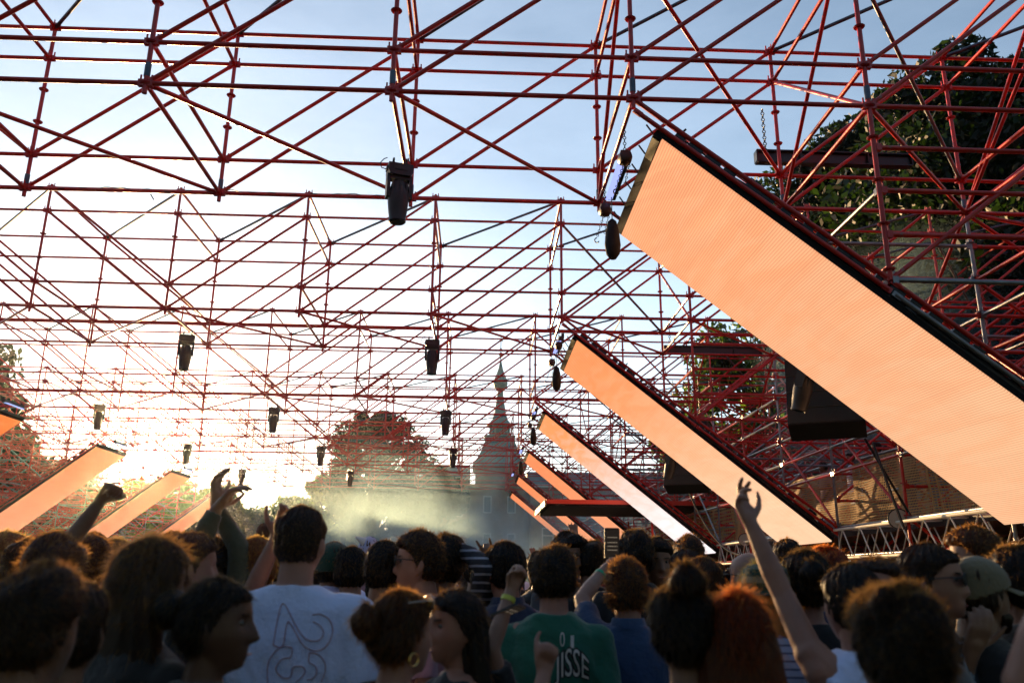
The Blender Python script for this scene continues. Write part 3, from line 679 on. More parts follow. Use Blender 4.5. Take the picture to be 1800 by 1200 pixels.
labs = ['low bush at the bottom of the bright gap of sky', 'narrow tree closing the bright gap on its left', 'sunlit tree behind the screen right of the sun', 'tree drowned in glare directly below the sun',
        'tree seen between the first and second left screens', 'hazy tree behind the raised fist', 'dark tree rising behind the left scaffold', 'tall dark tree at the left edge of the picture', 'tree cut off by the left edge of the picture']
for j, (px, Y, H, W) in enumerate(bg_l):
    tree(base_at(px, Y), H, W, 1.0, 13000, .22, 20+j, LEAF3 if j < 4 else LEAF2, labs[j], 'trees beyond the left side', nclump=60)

# ---------------------------------------------------------------- palace with its spire, far behind
PY = 112.0
STONE = mat('old_brick', (.22, .15, .10), .85, var=.25, vscale=1.2, bump=.3); SLATE = mat('slate_roof', (.10, .115, .12), .6, var=.25, vscale=2); WINM = mat('window_glass', (.03, .035, .04), .15)
FRM = mat('pale_window_frame', (.5, .48, .42), .6); COPR = mat('green_copper', (.13, .20, .17), .55, var=.25)
P = empty('palace', (0, PY, 0), 'long old brick palace with rows of windows, faint behind the smoke', 'palace')
def wall_with(x0, x1, z1, y, nm):
    MB().box(((x0+x1)/2, y+6, z1/2), (x1-x0, 12, z1)).build(nm, STONE, P, smooth=False)
    MB().box(((x0+x1)/2, y-.15, z1+.1), (x1-x0+.6, .5, .35)).build('cornice', FRM, P, smooth=False)
    MB().prism([(-.4, 0), (12.4, 0), (10, 2.0), (2.5, 2.0)], (0, 1, 0), (0, 0, 1), (x0-.3, y, z1+.3), (x1-x0+.6, 0, 0)).build('roof', SLATE, P, smooth=False)
wall_with(-6, -1.6, 14.2, 0, 'wall'); wall_with(7.0, 40, 13.4, 0, 'wall'); MB().box((2.7, PY*0+7.0, 7.0), (8.7, 7, 14.0)).build('wall', STONE, P, smooth=False)
for x0, x1, n_ in ((-5.6, -2.0, 2), (8, 39, 12)):
    for j in range(n_):
        x = x0+(j+.5)*(x1-x0)/n_
        for z in (2.6, 6.6, 10.6):
            fr = MB()
            for s in (-1, 1): fr.box((x+s*.72, -.08, z), (.16, .2, 2.7))
            for dz in (-1.3, 1.3, 0.35): fr.box((x, -.085, z+dz), (1.4, .2, .14))
            w = fr.build('window', FRM, P, smooth=False); MB().box((x, -.03, z), (1.36, .05, 2.55)).build('pane', WINM, w, smooth=False)
T = empty('church_tower', (2.75, PY-1.5, 0), 'tall square tower with a flared roof, open lantern and onion spire', 'tower')
MB().box((0, 3.6, 7.9), (6.6, 7.0, 15.8)).build('wall', STONE, T, smooth=False)
for x in (-1.6, 1.6):
    for z in (6, 10.8): fw_ = MB().box((x, .02, z), (1.1, .2, 2.2)).build('window', FRM, T, smooth=False); MB().box((x, -.1, z), (.85, .06, 1.95)).build('pane', WINM, fw_, smooth=False)
def sq(prof, y=3.6): return MB().lathe([(r*1.414, z) for r, z in prof], 4, c=(0, y, 0), R=Matrix.Rotation(math.pi/4, 3, 'Z'))
MB_ = sq([(3.6, 15.8), (3.7, 16.0), (3.1, 17.0), (2.5, 18.2), (2.1, 19.4), (1.9, 20.1), (2.15, 20.2), (2.15, 20.35), (1.5, 20.4)]); MB_.build('roof', COPR, T, smooth=False)
L_ = MB().lathe([(1.35, 20.4), (1.35, 20.6)], 8, c=(0, 3.6, 0))
for a in range(8): L_.tube((1.25*math.cos(a*math.pi/4), 3.6+1.25*math.sin(a*math.pi/4), 20.5), (1.25*math.cos(a*math.pi/4), 3.6+1.25*math.sin(a*math.pi/4), 22.0), .22, seg=6)
L_.lathe([(.7, 20.4), (.7, 22)], 8, c=(0, 3.6, 0)); L_.build('lantern', COPR, T)
MB().lathe([(1.75, 21.9), (1.85, 22.1), (1.5, 22.4), (1.1, 22.9), (.85, 23.8), (.62, 25.2), (.45, 26.3), (.40, 27.0), (.62, 27.15), (.95, 27.6), (1.05, 28.1), (.92, 28.7), (.62, 29.4), (.34, 30.2), (.18, 31.0), (.10, 31.6)], 12, c=(0, 3.6, 0)).build('spire', COPR, T)
MB().lathe([(.07, 31.5), (.07, 32.0), (.28, 32.2), (.28, 32.5), (.07, 32.7), (.07, 33.0), (.2, 33.15), (.07, 33.3), (.06, 35.2)], 8, c=(0, 3.6, 0)).box((0, 3.6, 34.4), (.7, .06, .12)).build('weather_vane', BLACKM, T)
# low dark hedge that closes the park at eye level



# unseen trees added behind the camera to block sky light and darken the crowd
for j, (x, y, H, W) in enumerate(((-24, -16, 19, 17), (-8, -24, 20, 17), (9, -22, 19, 18), (24, -12, 20, 17), (-34, 4, 18, 16), (30, 6, 19, 16))):
    tree((x, y, 0), H, W, 2.0, 7000, .42, 50+j, LEAF2, 'unseen tall tree added behind the photographer to block rear sky light', 'added light blocking trees behind the photographer', nclump=60)
# ---------------------------------------------------------------- air: haze over the whole park, and stage smoke
def volume_mat(name, color, dens, aniso, hetero=None):
    m = bpy.data.materials.new(name); m.use_nodes = True; n, l = m.node_tree.nodes, m.node_tree.links; n.clear()
    o = n.new('ShaderNodeOutputMaterial'); v = n.new('ShaderNodeVolumePrincipled'); v.inputs['Color'].default_value = (*color, 1); v.inputs['Density'].default_value = dens; v.inputs['Anisotropy'].default_value = aniso
    l.new(v.outputs[0], o.inputs['Volume'])
    if hetero:
        t = n.new('ShaderNodeTexCoord'); x = n.new('ShaderNodeTexNoise'); x.inputs['Scale'].default_value = hetero[0]; x.inputs['Detail'].default_value = 4; x.inputs['Roughness'].default_value = .6; x.inputs['Distortion'].default_value = .8
        mp_ = n.new('ShaderNodeMapping'); mp_.inputs['Scale'].default_value = (1, .5, .8); l.new(t.outputs['Object'], mp_.inputs[0]); l.new(mp_.outputs[0], x.inputs['Vector'])
        r = n.new('ShaderNodeMapRange'); l.new(x.outputs['Fac'], r.inputs['Value']); r.inputs['From Min'].default_value = hetero[1]; r.inputs['From Max'].default_value = hetero[2]; r.inputs['To Max'].default_value = dens
        # fades out towards the edge of the plume
        g_ = n.new('ShaderNodeVectorMath'); g_.operation = 'MULTIPLY'; l.new(t.outputs['Generated'], g_.inputs[0]); g_.inputs[1].default_value = (2, 2, 2)
        s_ = n.new('ShaderNodeVectorMath'); s_.operation = 'SUBTRACT'; l.new(g_.outputs[0], s_.inputs[0]); s_.inputs[1].default_value = (1, 1, .5)
        L = n.new('ShaderNodeVectorMath'); L.operation = 'LENGTH'; l.new(s_.outputs[0], L.inputs[0])
        f = n.new('ShaderNodeMapRange'); f.interpolation_type = 'SMOOTHSTEP'; l.new(L.outputs['Value'], f.inputs['Value']); f.inputs['From Min'].default_value = 1.0; f.inputs['From Max'].default_value = .35
        mm = n.new('ShaderNodeMath'); mm.operation = 'MULTIPLY'; l.new(r.outputs[0], mm.inputs[0]); l.new(f.outputs[0], mm.inputs[1]); l.new(mm.outputs[0], v.inputs['Density'])
    return m
HAZE = volume_mat('pale_air', (.98, .97, .96), .00019, .93)
MB().box((0, 60, 24), (200, 200, 50)).build('haze', HAZE, smooth=False, kind='stuff')
def smoke(name, c, sz, dens, sc, lo, hi):
    m = volume_mat(name+'_volume', (.52, .78, .90), dens, .45, (sc, lo, hi))
    o = MB().box((0, 0, 0), sz).build('smoke', m, smooth=False, kind='stuff'); o.location = c
smoke('far', (-.5, 42, 5.6), (40, 8, 17), .30, .20, .40, .76)
smoke('deep', (2.0, 54, 4.6), (40, 8, 15), .30, .22, .42, .74)
smoke('near', (5.5, 33, 2.6), (14, 8, 6), .22, .3, .40, .75)
smoke('left', (-17, 44, 3.0), (16, 8, 6), .04, .25, .40, .7)
smoke('high', (12.0, 20.5, 9.0), (11, 8, 11), .55, .35, .42, .72)
# ---------------------------------------------------------------- people
from mathutils.bvhtree import BVHTree
def skin_mat(name, col):
    m = mat(name, col, rough=.5, bump=.08, bscale=150, var=.12, vscale=12, spec=.45); m.node_tree.nodes['Principled BSDF'].inputs['Sheen Weight'].default_value = .15
    return m
SK = {'fair': skin_mat('fair_skin', (.30, .155, .105)), 'pink': skin_mat('pink_skin', (.31, .145, .10)), 'tan': skin_mat('tanned_skin', (.20, .095, .052)), 'brown': skin_mat('brown_skin', (.09, .038, .02))}
def hair_mat(name, col):
    m = mat(name, col, rough=.5, transl=.35, spec=.3, var=.3, vscale=30); m.node_tree.nodes['Translucent BSDF'].inputs['Color'].default_value = (*[min(1, c*9+.05) for c in (col[0], col[1]*.8, col[2]*.5)], 1)
    return m
HR = {'black': hair_mat('black_hair', (.006, .0045, .0035)), 'brown': hair_mat('brown_hair', (.020, .010, .005)), 'dark': hair_mat('dark_brown_hair', (.010, .006, .004)), 'blond': hair_mat('blond_hair', (.10, .058, .022)), 'ginger': hair_mat('ginger_hair', (.075, .024, .008)), 'light': hair_mat('light_brown_hair', (.045, .023, .010))}
CL = {}
def cloth(name, col):
    if name not in CL: CL[name] = mat('cloth_'+name, col, rough=.85, bump=.25, bscale=60, var=.1, sheen=.3)
    return CL[name]
cloth('white', (.62, .70, .98)); cloth('black', (.008, .008, .010)); cloth('navy', (.018, .028, .075)); cloth('green', (.008, .115, .072)); cloth('blue', (.022, .060, .15)); cloth('grey', (.10, .10, .11))
cloth('cream', (.50, .48, .42)); cloth('pink', (.42, .20, .24)); cloth('lilac', (.36, .37, .58)); cloth('olive', (.07, .07, .035)); cloth('maroon', (.12, .02, .03)); cloth('denim', (.04, .06, .11)); cloth('khaki', (.15, .12, .065)); cloth('tan', (.30, .22, .13)); cloth('dark_green', (.012, .045, .025))
def striped(name, a, b, sc):
    m = mat('cloth_'+name, a, rough=.85); n, l = m.node_tree.nodes, m.node_tree.links; p = n['Principled BSDF']
    t = n.new('ShaderNodeTexCoord'); w = n.new('ShaderNodeTexWave'); w.bands_direction = 'Z'; w.inputs['Scale'].default_value = sc; w.inputs['Distortion'].default_value = .6; l.new(t.outputs['Object'], w.inputs['Vector'])
    r = n.new('ShaderNodeMapRange'); l.new(w.outputs['Fac'], r.inputs['Value']); r.inputs['From Min'].default_value = .78; r.inputs['From Max'].default_value = .86
    x = n.new('ShaderNodeMix'); x.data_type = 'RGBA'; x.inputs['A'].default_value = (*a, 1); x.inputs['B'].default_value = (*b, 1); l.new(r.outputs[0], x.inputs['Factor']); l.new(x.outputs['Result'], p.inputs['Base Color'])
    CL[name] = m
striped('stripes', (.015, .015, .022), (.30, .30, .36), 9); striped('pale_stripes', (.42, .43, .58), (.12, .12, .2), 12)
def floral():
    m = mat('cloth_floral', (.01, .012, .018), rough=.8); n, l = m.node_tree.nodes, m.node_tree.links; p = n['Principled BSDF']
    t = n.new('ShaderNodeTexCoord'); v = n.new('ShaderNodeTexVoronoi'); v.inputs['Scale'].default_value = 11; w = n.new('ShaderNodeTexWave'); w.inputs['Scale'].default_value = 22; w.inputs['Distortion'].default_value = 8
    l.new(t.outputs['Object'], v.inputs['Vector']); l.new(t.outputs['Object'], w.inputs['Vector'])
    a = n.new('ShaderNodeMath'); a.operation = 'LESS_THAN'; l.new(v.outputs['Distance'], a.inputs[0]); a.inputs[1].default_value = .42
    b = n.new('ShaderNodeMath'); b.operation = 'GREATER_THAN'; l.new(w.outputs['Fac'], b.inputs[0]); b.inputs[1].default_value = .6
    c = n.new('ShaderNodeMath'); c.operation = 'MULTIPLY'; l.new(a.outputs[0], c.inputs[0]); l.new(b.outputs[0], c.inputs[1])
    x = n.new('ShaderNodeMix'); x.data_type = 'RGBA'; x.inputs['A'].default_value = (.01, .013, .02, 1); x.inputs['B'].default_value = (.30, .38, .45, 1); l.new(c.outputs[0], x.inputs['Factor']); l.new(x.outputs['Result'], p.inputs['Base Color'])
    CL['floral'] = m
floral()

def V3(*a): return np.array(a, float)
class Shells(MB):
    def caps(s, p0, p1, r0, r1, seg=12, fl=1.0, up=None):
        """tapered capsule; fl < 1 flattens it along 'up'"""
        p0, p1 = np.asarray(p0, float), np.asarray(p1, float); d = p1-p0; L = np.linalg.norm(d); d = d/max(L, 1e-6)
        a = np.cross(d, np.asarray(up, float)) if up is not None else np.cross(d, (0, 0, 1))
        if np.linalg.norm(a) < 1e-3: a = np.cross(d, (0, 1, 0))
        a /= np.linalg.norm(a); b = np.cross(a, d)
        rings = []
        for t in (-1.35, -.9, -.4): rings.append((p0+d*r0*math.sin(t), r0*math.cos(t)))
        rings.append((p0, r0)); rings.append((p1, r1))
        for t in (.4, .9, 1.35): rings.append((p1+d*r1*math.sin(t), r1*math.cos(t)))
        th = np.arange(seg)*2*math.pi/seg
        v = np.concatenate([c+r*(np.cos(th)[:, None]*a+fl*np.sin(th)[:, None]*b) for c, r in rings]); m = len(rings)
        f = [(i*seg+k, i*seg+(k+1) % seg, (i+1)*seg+(k+1) % seg, (i+1)*seg+k) for i in range(m-1) for k in range(seg)]
        f += [tuple(range(seg-1, -1, -1)), tuple(range((m-1)*seg, m*seg))]
        return s.add(v, f)
    def loft(s, rings, seg=24, pw=2.0):
        """rings: (cx, cy, cz, rx, ry)"""
        th = np.arange(seg)*2*math.pi/seg; c, n_ = np.cos(th), np.sin(th); e = 2/pw
        cc, ss = np.sign(c)*np.abs(c)**e, np.sign(n_)*np.abs(n_)**e; v = []
        for cx, cy, cz, rx, ry in rings: v.append(np.stack([cx+rx*cc, cy+ry*ss, np.full(seg, cz)], 1))
        m = len(rings); f = [(i*seg+k, i*seg+(k+1) % seg, (i+1)*seg+(k+1) % seg, (i+1)*seg+k) for i in range(m-1) for k in range(seg)]
        f += [tuple(range(seg-1, -1, -1)), tuple(range((m-1)*seg, m*seg))]
        return s.add(np.concatenate(v), f)
    def ell(s, c, r, R=None, nu=14, nv=9):
        th = np.arange(nu)*2*math.pi/nu; ph = (np.arange(nv)+.5)/nv*math.pi; v = []
        for p in ph: v.append(np.stack([np.sin(p)*np.cos(th), np.sin(p)*np.sin(th), np.full(nu, -np.cos(p))], 1))
        v = np.concatenate(v)*np.asarray(r, float)
        if R is not None: v = v @ np.asarray(R, float).T
        f = [(i*nu+k, i*nu+(k+1) % nu, (i+1)*nu+(k+1) % nu, (i+1)*nu+k) for i in range(nv-1) for k in range(nu)]+[tuple(range(nu-1, -1, -1)), tuple(range((nv-1)*nu, nv*nu))]
        return s.add(v+np.asarray(c, float), f)
def remesh(mb, vox, name, m, smooth=2, fold=None):
    me = mb.mesh('tmp', m, False); o = bpy.data.objects.new('tmp', me); COL.objects.link(o)
    r = o.modifiers.new('r', 'REMESH'); r.mode = 'VOXEL'; r.voxel_size = vox; r.use_smooth_shade = True
    if smooth: s_ = o.modifiers.new('s', 'SMOOTH'); s_.iterations = smooth+(2 if vox < .0065 else 0); s_.factor = .5
    dg = bpy.context.evaluated_depsgraph_get(); me2 = bpy.data.meshes.new_from_object(o.evaluated_get(dg)); me2.name = name
    bpy.data.objects.remove(o); bpy.data.meshes.remove(me)
    if fold:
        n_ = len(me2.vertices); co = np.empty(n_*3); me2.vertices.foreach_get('co', co); co = co.reshape(-1, 3); nr = np.empty(n_*3); me2.vertices.foreach_get('normal', nr); nr = nr.reshape(-1, 3)
        co += nr*fold(co)[:, None]; me2.vertices.foreach_set('co', co.ravel())
    me2.polygons.foreach_set('use_smooth', [True]*len(me2.polygons)); me2.update()
    if not me2.materials: me2.materials.append(m)
    return me2
def fold_fn(seed, amp):
    r_ = np.random.default_rng(seed); K = [(r_.normal(0, 1, 3)*np.array([1, 1, .45])*sc, r_.uniform(0, 6.3), 1/sc**.8) for sc in (7, 11, 17, 26, 38) for _ in range(3)]
    def f(c):
        s = np.zeros(len(c)); w = np.sin(c @ np.array([3.1, 2.3, 4.7])+seed)*.12
        for k, ph, a in K: s += a*(1-np.abs(np.sin((c+w[:, None]) @ k+ph))*2)
        return s*amp
    return f
GU, GV = 64, 48
_th = np.arange(GU)*2*math.pi/GU; _ph = (np.arange(GV)+.5)/GV*math.pi
_D = np.concatenate([np.stack([np.sin(p)*np.sin(_th), np.sin(p)*np.cos(_th), np.full(GU, -np.cos(p))], 1) for p in _ph])
_F = [(i*GU+k, (i+1)*GU+k, (i+1)*GU+(k+1) % GU, i*GU+(k+1) % GU) for i in range(GV-1) for k in range(GU)]+[tuple(range(GU)), tuple(range(GV*GU-1, (GV-1)*GU-1, -1))]
def gs(x, s): return np.exp(-(x/s)**2)
def sst(x, a, b): t = np.clip((x-a)/(b-a), 0, 1); return t*t*(3-2*t)
def head_pts(nose=1.0, beard=0.0, fem=0.0):
    p = _D*np.array([.077, .097, .118]); x, y, z = p[:, 0].copy(), p[:, 1].copy(), p[:, 2].copy()
    t = np.clip((-.02-z)/.098, 0, 1); x *= 1-(.30+.10*fem)*t**1.3; y += np.where(y < .02, .055*t*(1-sst(y, -.02, .05)), 0)
    y = np.where(y > .055, .055+(y-.055)*.82, y); w_ = 1+.10*sst(z, .01, .085)*(1-sst(z, .095, .118)); x *= w_; y *= 1+(w_-1)*.6; z = np.where(z > .06, .06+(z-.06)*.93, z); x *= 1-.10*sst(z, .02, -.02)*0
    fr = sst(_D[:, 1], .15, .6)
    prof = np.clip((.034-z)/.062, 0, 1)*sst(z, -.046, -.030)
    y += fr*(.027*nose*gs(x, .0105+.006*prof)*prof)
    y += fr*(.006*gs(z-.034, .011)*gs(x, .048)) - fr*.011*gs(np.abs(x)-.031, .015)*gs(z-.014, .013)
    y += fr*(.004*gs(np.abs(x)-.036, .018)*gs(z+.022, .02)); y += fr*.0075*gs(x, .022)*(gs(z+.060, .006)+gs(z+.073, .007)) - fr*.003*gs(x, .026)*gs(z+.0665, .003)
    y += fr*.013*gs(x, .022)*gs(z+.100, .015) + fr*beard*.012*gs(z+.085, .035)
    y += fr*.007*gs(z-.062, .022)*gs(x, .05); y += fr*(.027-.006*fem)*t**1.15*gs(x, .06)
    return np.stack([x, y, z], 1)
def head_shells(S, c, R, nose=1.0, beard=0, fem=0, k=1.0):
    p = head_pts(nose, beard, fem)*k
    S.add(p @ R.T+c, _F)
    for s in (-1, 1):
        Re = R @ np.array(Euler((.1, 0, -s*.35)).to_matrix())
        S.ell(c+R @ (V3(s*.078, -.010, -.008)*k), V3(.009, .019, .031)*k, Re, 10, 7)
        S.ell(c+R @ (V3(s*.076, -.004, -.030)*k), V3(.008, .010, .012)*k, Re, 8, 5)
def nz3(p, sc, seed):
    r_ = np.random.default_rng(seed); o = np.zeros(len(p))
    for j in range(7):
        k = r_.normal(0, 1, 3)*sc; o += np.sin(p @ k+r_.uniform(0, 6.3)+1.5*np.sin(p @ (k[::-1]*.6)+j))
    return o/7**.5
def hair_pts(style, seed, vol=1.0):
    p = head_pts(0, 0, 0); d = _D; zn = p[:, 2]
    yb = d[:, 1]
    zb = np.interp(yb, [-1, -.5, -.12, .12, .32, .6, 1], [-.080, -.072, -.045, -.018, .030, .056, .062])
    if style == 'receding': zb = zb+.02*sst(yb, 0, .6)
    m = sst(zn-zb, -.002, .012)
    T = {'short': .008, 'fade': .004, 'curly': .022, 'long': .012, 'bun': .009, 'afro': .04, 'messy': .014, 'quiff': .008, 'receding': .008}.get(style, .012)*vol
    amp = {'curly': .010, 'afro': .012, 'messy': .008, 'fade': .001}.get(style, .003)
    top = sst(zn, .0, .10)
    th = T+amp*nz3(p, 38 if style in ('curly', 'afro') else 26, seed)*(.4+.6*top)+.0022*nz3(p, 110, seed+3)
    az = np.arctan2(d[:, 0], d[:, 1]); th += (.0016+.0012*vol)*np.sin(az*23+2.2*nz3(p, 20, seed+5)+zn*18)+.0012*np.sin(az*51+2*nz3(p, 30, seed+6))
    th += top*{'short': .006, 'quiff': .016, 'fade': .008, 'messy': .010, 'curly': .010, 'long': .004}.get(style, .004)*(1+.5*yb if style == 'quiff' else 1)
    if style == 'fade': th *= .35+.65*sst(zn, -.04, .05)
    t = np.where(m > 0, -.014+(th+.014)*m, -.014)
    return p+d*t[:, None], m
def strands(S, P, Nn, L, w, n_, seed, style, R, c, k):
    """fine hair strips standing off the hair mass, so that the low sun catches them"""
    r_ = np.random.default_rng(seed); i = r_.integers(0, len(P), n_)
    p = P[i]+r_.normal(0, .002, (n_, 3)); nn = Nn[i]
    down = np.array([0, -.45, -1.0]) if style not in ('quiff', 'messy') else np.array([0, .4, -.3])
    t = down-nn*np.sum(down*nn, 1)[:, None]; t /= np.linalg.norm(t, axis=1)[:, None]+1e-6
    t += r_.normal(0, .35 if style in ('short', 'long', 'bun', 'fade') else .9, (n_, 3)); t += nn*(.35 if style in ('short', 'long', 'bun', 'fade') else .6)
    t /= np.linalg.norm(t, axis=1)[:, None]; l = L*r_.uniform(.4, 1.2, n_)[:, None]
    s = np.cross(t, nn); s /= np.linalg.norm(s, axis=1)[:, None]+1e-6
    q1 = p+t*l*.5; t2 = t+np.array([0, 0, -.5])*.5+r_.normal(0, .25, (n_, 3)); q2 = q1+t2*l*.5
    v = np.stack([p-s*w, p+s*w, q1+s*w*.8, q1-s*w*.8, q2], 1).reshape(-1, 3)
    v = (v*k) @ R.T+c
    f = []
    for a in range(n_): b = 5*a; f += [(b, b+1, b+2, b+3), (b+3, b+2, b+4)]
    S.add(v, f)
def rot_z(a): return np.array(Matrix.Rotation(a, 3, 'Z'))
CURL = {'open': ((.10, .12, .1), ) * 4, 'relaxed': ((.35, .5, .3), (.45, .55, .35), (.5, .6, .35), (.6, .6, .4)), 'fist': ((1.45, 1.5, .8),)*4,
        'horns': ((.05, .1, .05), (1.35, 1.55, .8), (1.35, 1.5, .8), (.1, .1, .05)), 'claw': ((.2, .55, .4), (.1, .5, .4), (.7, .9, .4), (1.0, 1.1, .5)), 'point': ((.15, .15, .1), (1.3, 1.4, .7), (1.4, 1.5, .7), (1.4, 1.5, .8)),
        'grip': ((.85, 1.0, .5), (.9, 1.0, .5), (.95, 1.0, .5), (1.0, 1.0, .5)), 'flat': ((.05, .1, .05),)*4, 'thumb': ((1.45, 1.5, .8),)*4}
def hand_shells(S, w, d, nrm, side, pose, k=1.0):
    """w wrist, d direction of the hand, nrm the way the palm faces, side +1 when the thumb lies towards d x nrm"""
    d = d/np.linalg.norm(d); nrm = nrm-d*np.dot(nrm, d); nrm /= np.linalg.norm(nrm); u = np.cross(d, nrm)*side
    S.caps(w-d*.02*k, w+d*.03*k, .026*k, .030*k, 12, .72, nrm); 
    for j, off in enumerate((.027, .009, -.009, -.026)): S.caps(w+d*.025*k+u*off*.75*k, w+d*(.088-.004*abs(j-1))*k+u*off*k, .0135*k, .0125*k, 10, .95, nrm)
    S.caps(w+d*.03*k+u*.012*k+nrm*.006*k, w+d*.06*k+u*.02*k+nrm*.008*k, .017*k, .013*k)
    sp = {'open': .16, 'claw': .12, 'horns': .10, 'flat': .05}.get(pose, .03)
    for j, (off, L) in enumerate(((.028, .072), (.0095, .080), (-.0095, .074), (-.027, .058))):
        b = w+d*(.090-.004*abs(j-1))*k+u*off*k; a = 0; fd = d+u*(1.5-j)*sp; fd /= np.linalg.norm(fd)
        for q, (fr_, r0, r1) in enumerate(((.45, .0106, .0098), (.30, .0098, .0090), (.25, .0090, .0074))):
            a += CURL[pose][j][q]; v = fd*math.cos(a)+nrm*math.sin(a); e = b+v*L*fr_*k; S.caps(b, e, r0*k, r1*k, 9); b = e
    b = w+d*.035*k+u*.026*k+nrm*.008*k
    if pose == 'thumb': ds = [(u*.3+d*.95, .045), (d*1.0+u*.1-nrm*.1, .034), (d*1.0-u*.35, .028)]
    elif pose in ('fist', 'grip', 'horns', 'point'): ds = [(u*.55+d*.65+nrm*.45, .036), (d*.55+nrm*.85-u*.1, .030), (d*.2+nrm*.5-u*.75, .024)]
    else: ds = [(u*.85+d*.62+nrm*.25, .038), (u*.55+d*.85+nrm*.1, .032), (u*.35+d*.95, .026)]
    r = .0135
    for v, L in ds:
        v = v/np.linalg.norm(v); e = b+v*L*k; S.caps(b, e, r*k, (r-.002)*k, 9); b = e; r -= .002
NPERS = [0]; DK = 1.13
def stray_mat(hc):
    if 'stray_'+hc in MATS: return MATS['stray_'+hc]
    c = HR[hc].node_tree.nodes['Principled BSDF'].inputs['Base Color'].default_value[:3]
    m = mat('stray_'+hc, c, rough=.45, transl=.7, spec=.5); m.node_tree.nodes['Translucent BSDF'].inputs['Color'].default_value = (min(1, c[0]*10+.24), min(1, c[1]*9+.135), min(1, c[2]*6+.036), 1); return m
def person(label, px=None, py=None, dist=None, face=0, hair='short', hc='dark', skin='fair', shirt='black', sleeve='short', arms=None, head=(0, 0, 0), fem=0, build=1.0, vox=.008, strand=500,
           vol=1.0, beard=0, nose=1.0, extra=None, world=None, height=None, group=None, ground=0.0, trouser='denim'):
    """one person: body mesh with hair and clothes as children. face is the heading in degrees, clockwise from 'away from the camera'"""
    NPERS[0] += 1; seed = NPERS[0]
    if dist: dist *= DK
    if arms: arms = {q: ((tuple([*v[0][:2], v[0][2]*DK]) if abs(v[0][0]) > 5 else v[0]), (tuple([*v[1][:2], v[1][2]*DK]) if abs(v[1][0]) > 5 else v[1]), *v[2:]) for q, v in arms.items()}
    Hc = np.array(at_dist(px, py, dist)) if world is None else np.array(world, float)
    h = height or (Hc[2]-ground+.118); s = h/1.75
    if not .84 < s < 1.16: print('HEIGHT', label, round(h, 2))
    if world is not None: Hc[2] = ground+h-.118*s
    R = rot_z(-math.radians(face)); O = np.array([Hc[0], Hc[1], ground])
    lean = V3(0, 0, 0)
    def loc(p): return (R.T @ (np.asarray(p, float)-O))/s          # world -> unit body space
    S = Shells(); wd = (1.0 if not fem else .88)*build; hc_ = V3(0, .02, 1.632)
    O = O-R @ V3(0, .02, 0)*s
    # torso, neck, legs (unit body, 1.75 m)
    hipw = .165 if not fem else .175
    torso = [(0, 0, .84, hipw*.8, .10), (0, -.005, .90, hipw, .12), (0, -.01, .96, hipw, .122), (0, 0, 1.06, .142*wd, .10), (0, .005, 1.16, .148*wd, .105), (0, .005, 1.26, .165*wd, .115), (0, 0, 1.35, .175*wd, .112),
             (0, -.005, 1.425, .172*wd, .092), (0, -.008, 1.468, .125*wd, .075), (0, -.008, 1.50, .075, .062)]
    S.loft(torso, 28, 2.3)
    nr = .056 if not fem else .047
    S.caps((0, -.012, 1.44), (0, .008, 1.56), nr*1.08, nr, 16)
    RH = np.array(Euler((math.radians(head[1]), math.radians(head[2]), -math.radians(head[0])), 'YXZ').to_matrix())
    head_shells(S, hc_, RH, nose, beard, fem, .97 if fem else 1.0)
    legs = []
    for sd in (-1, 1):
        hp, kn, an = V3(sd*.088, 0, .90), V3(sd*.10, .02, .49), V3(sd*.105, -.02, .09)
        S.caps(hp, kn, .082, .052, 14); S.caps(kn, an, .053, .034, 12); S.caps(kn-V3(0, .015, .06), kn-V3(0, .03, .2), .05, .045, 10); S.caps(an+V3(0, -.03, -.045), an+V3(0, .13, -.06), .036, .028, 10)
        legs.append((hp, kn, an))
    arms = arms or {}; AR = {}
    for sd, nm in ((-1, 'L'), (1, 'R')):
        sh = V3(sd*.170*wd, -.005, 1.415); a = arms.get(nm)
        if a is None:
            el, wr, pose, nrm = V3(sd*.225*wd, -.03, 1.13), V3(sd*.215, .10, .90), 'relaxed', V3(-sd, 0, 0)
        else:
            (e, w_, pose) = a[:3]
            el = loc(at_dist(*e)) if len(e) == 3 and e[0] > 20 or abs(e[0]) > 5 else np.array(e, float)
            wr = loc(at_dist(*w_)) if abs(w_[0]) > 5 else np.array(w_, float)
            v = el-sh; L = np.linalg.norm(v); el = sh+v/L*min(max(L, .25), .33)
            v = wr-el; L = np.linalg.norm(v); wr = el+v/L*min(max(L, .22), .30)
            nrm = loc(O+np.array(a[3], float)*s) if len(a) > 3 else V3(0, 1, 0)
            if el[2] > 1.45: sh = sh+V3(-sd*.015, 0, .03)
        wf = .9 if fem else 1.0
        S.caps(sh+V3(-sd*.03, 0, 0), sh+(el-sh)*.25, .056*wf*build, .050*wf*build, 14); S.caps(sh, el, .047*wf*build, .036*wf, 14); S.caps(el, el+(wr-el)*.4, .0345*wf, .036*wf, 12); S.caps(el+(wr-el)*.35, wr, .037*wf, .0245*wf, 12)
        hd = wr-el; hd = hd/np.linalg.norm(hd)
        if a is not None and len(a) > 4: hd = hd+np.array(R.T @ np.array(a[4], float)); hd /= np.linalg.norm(hd)
        u_ = np.cross(hd, nrm-hd*np.dot(nrm, hd)); 
        tside = a[5] if a is not None and len(a) > 5 else (1 if np.dot(u_, V3(-sd, .3, 0)) > 0 else -1)
        hand_shells(S, wr, hd, nrm, tside, pose, wf)
        AR[sd] = (sh, el, wr, hd, nrm)
    for o_ in (S,):
        for i, v in enumerate(o_.v): o_.v[i] = (v*s) @ R.T
    body = bpy.data.objects.new('person', remesh(S, vox, 'person', SK[skin])); COL.objects.link(body); body.location = O
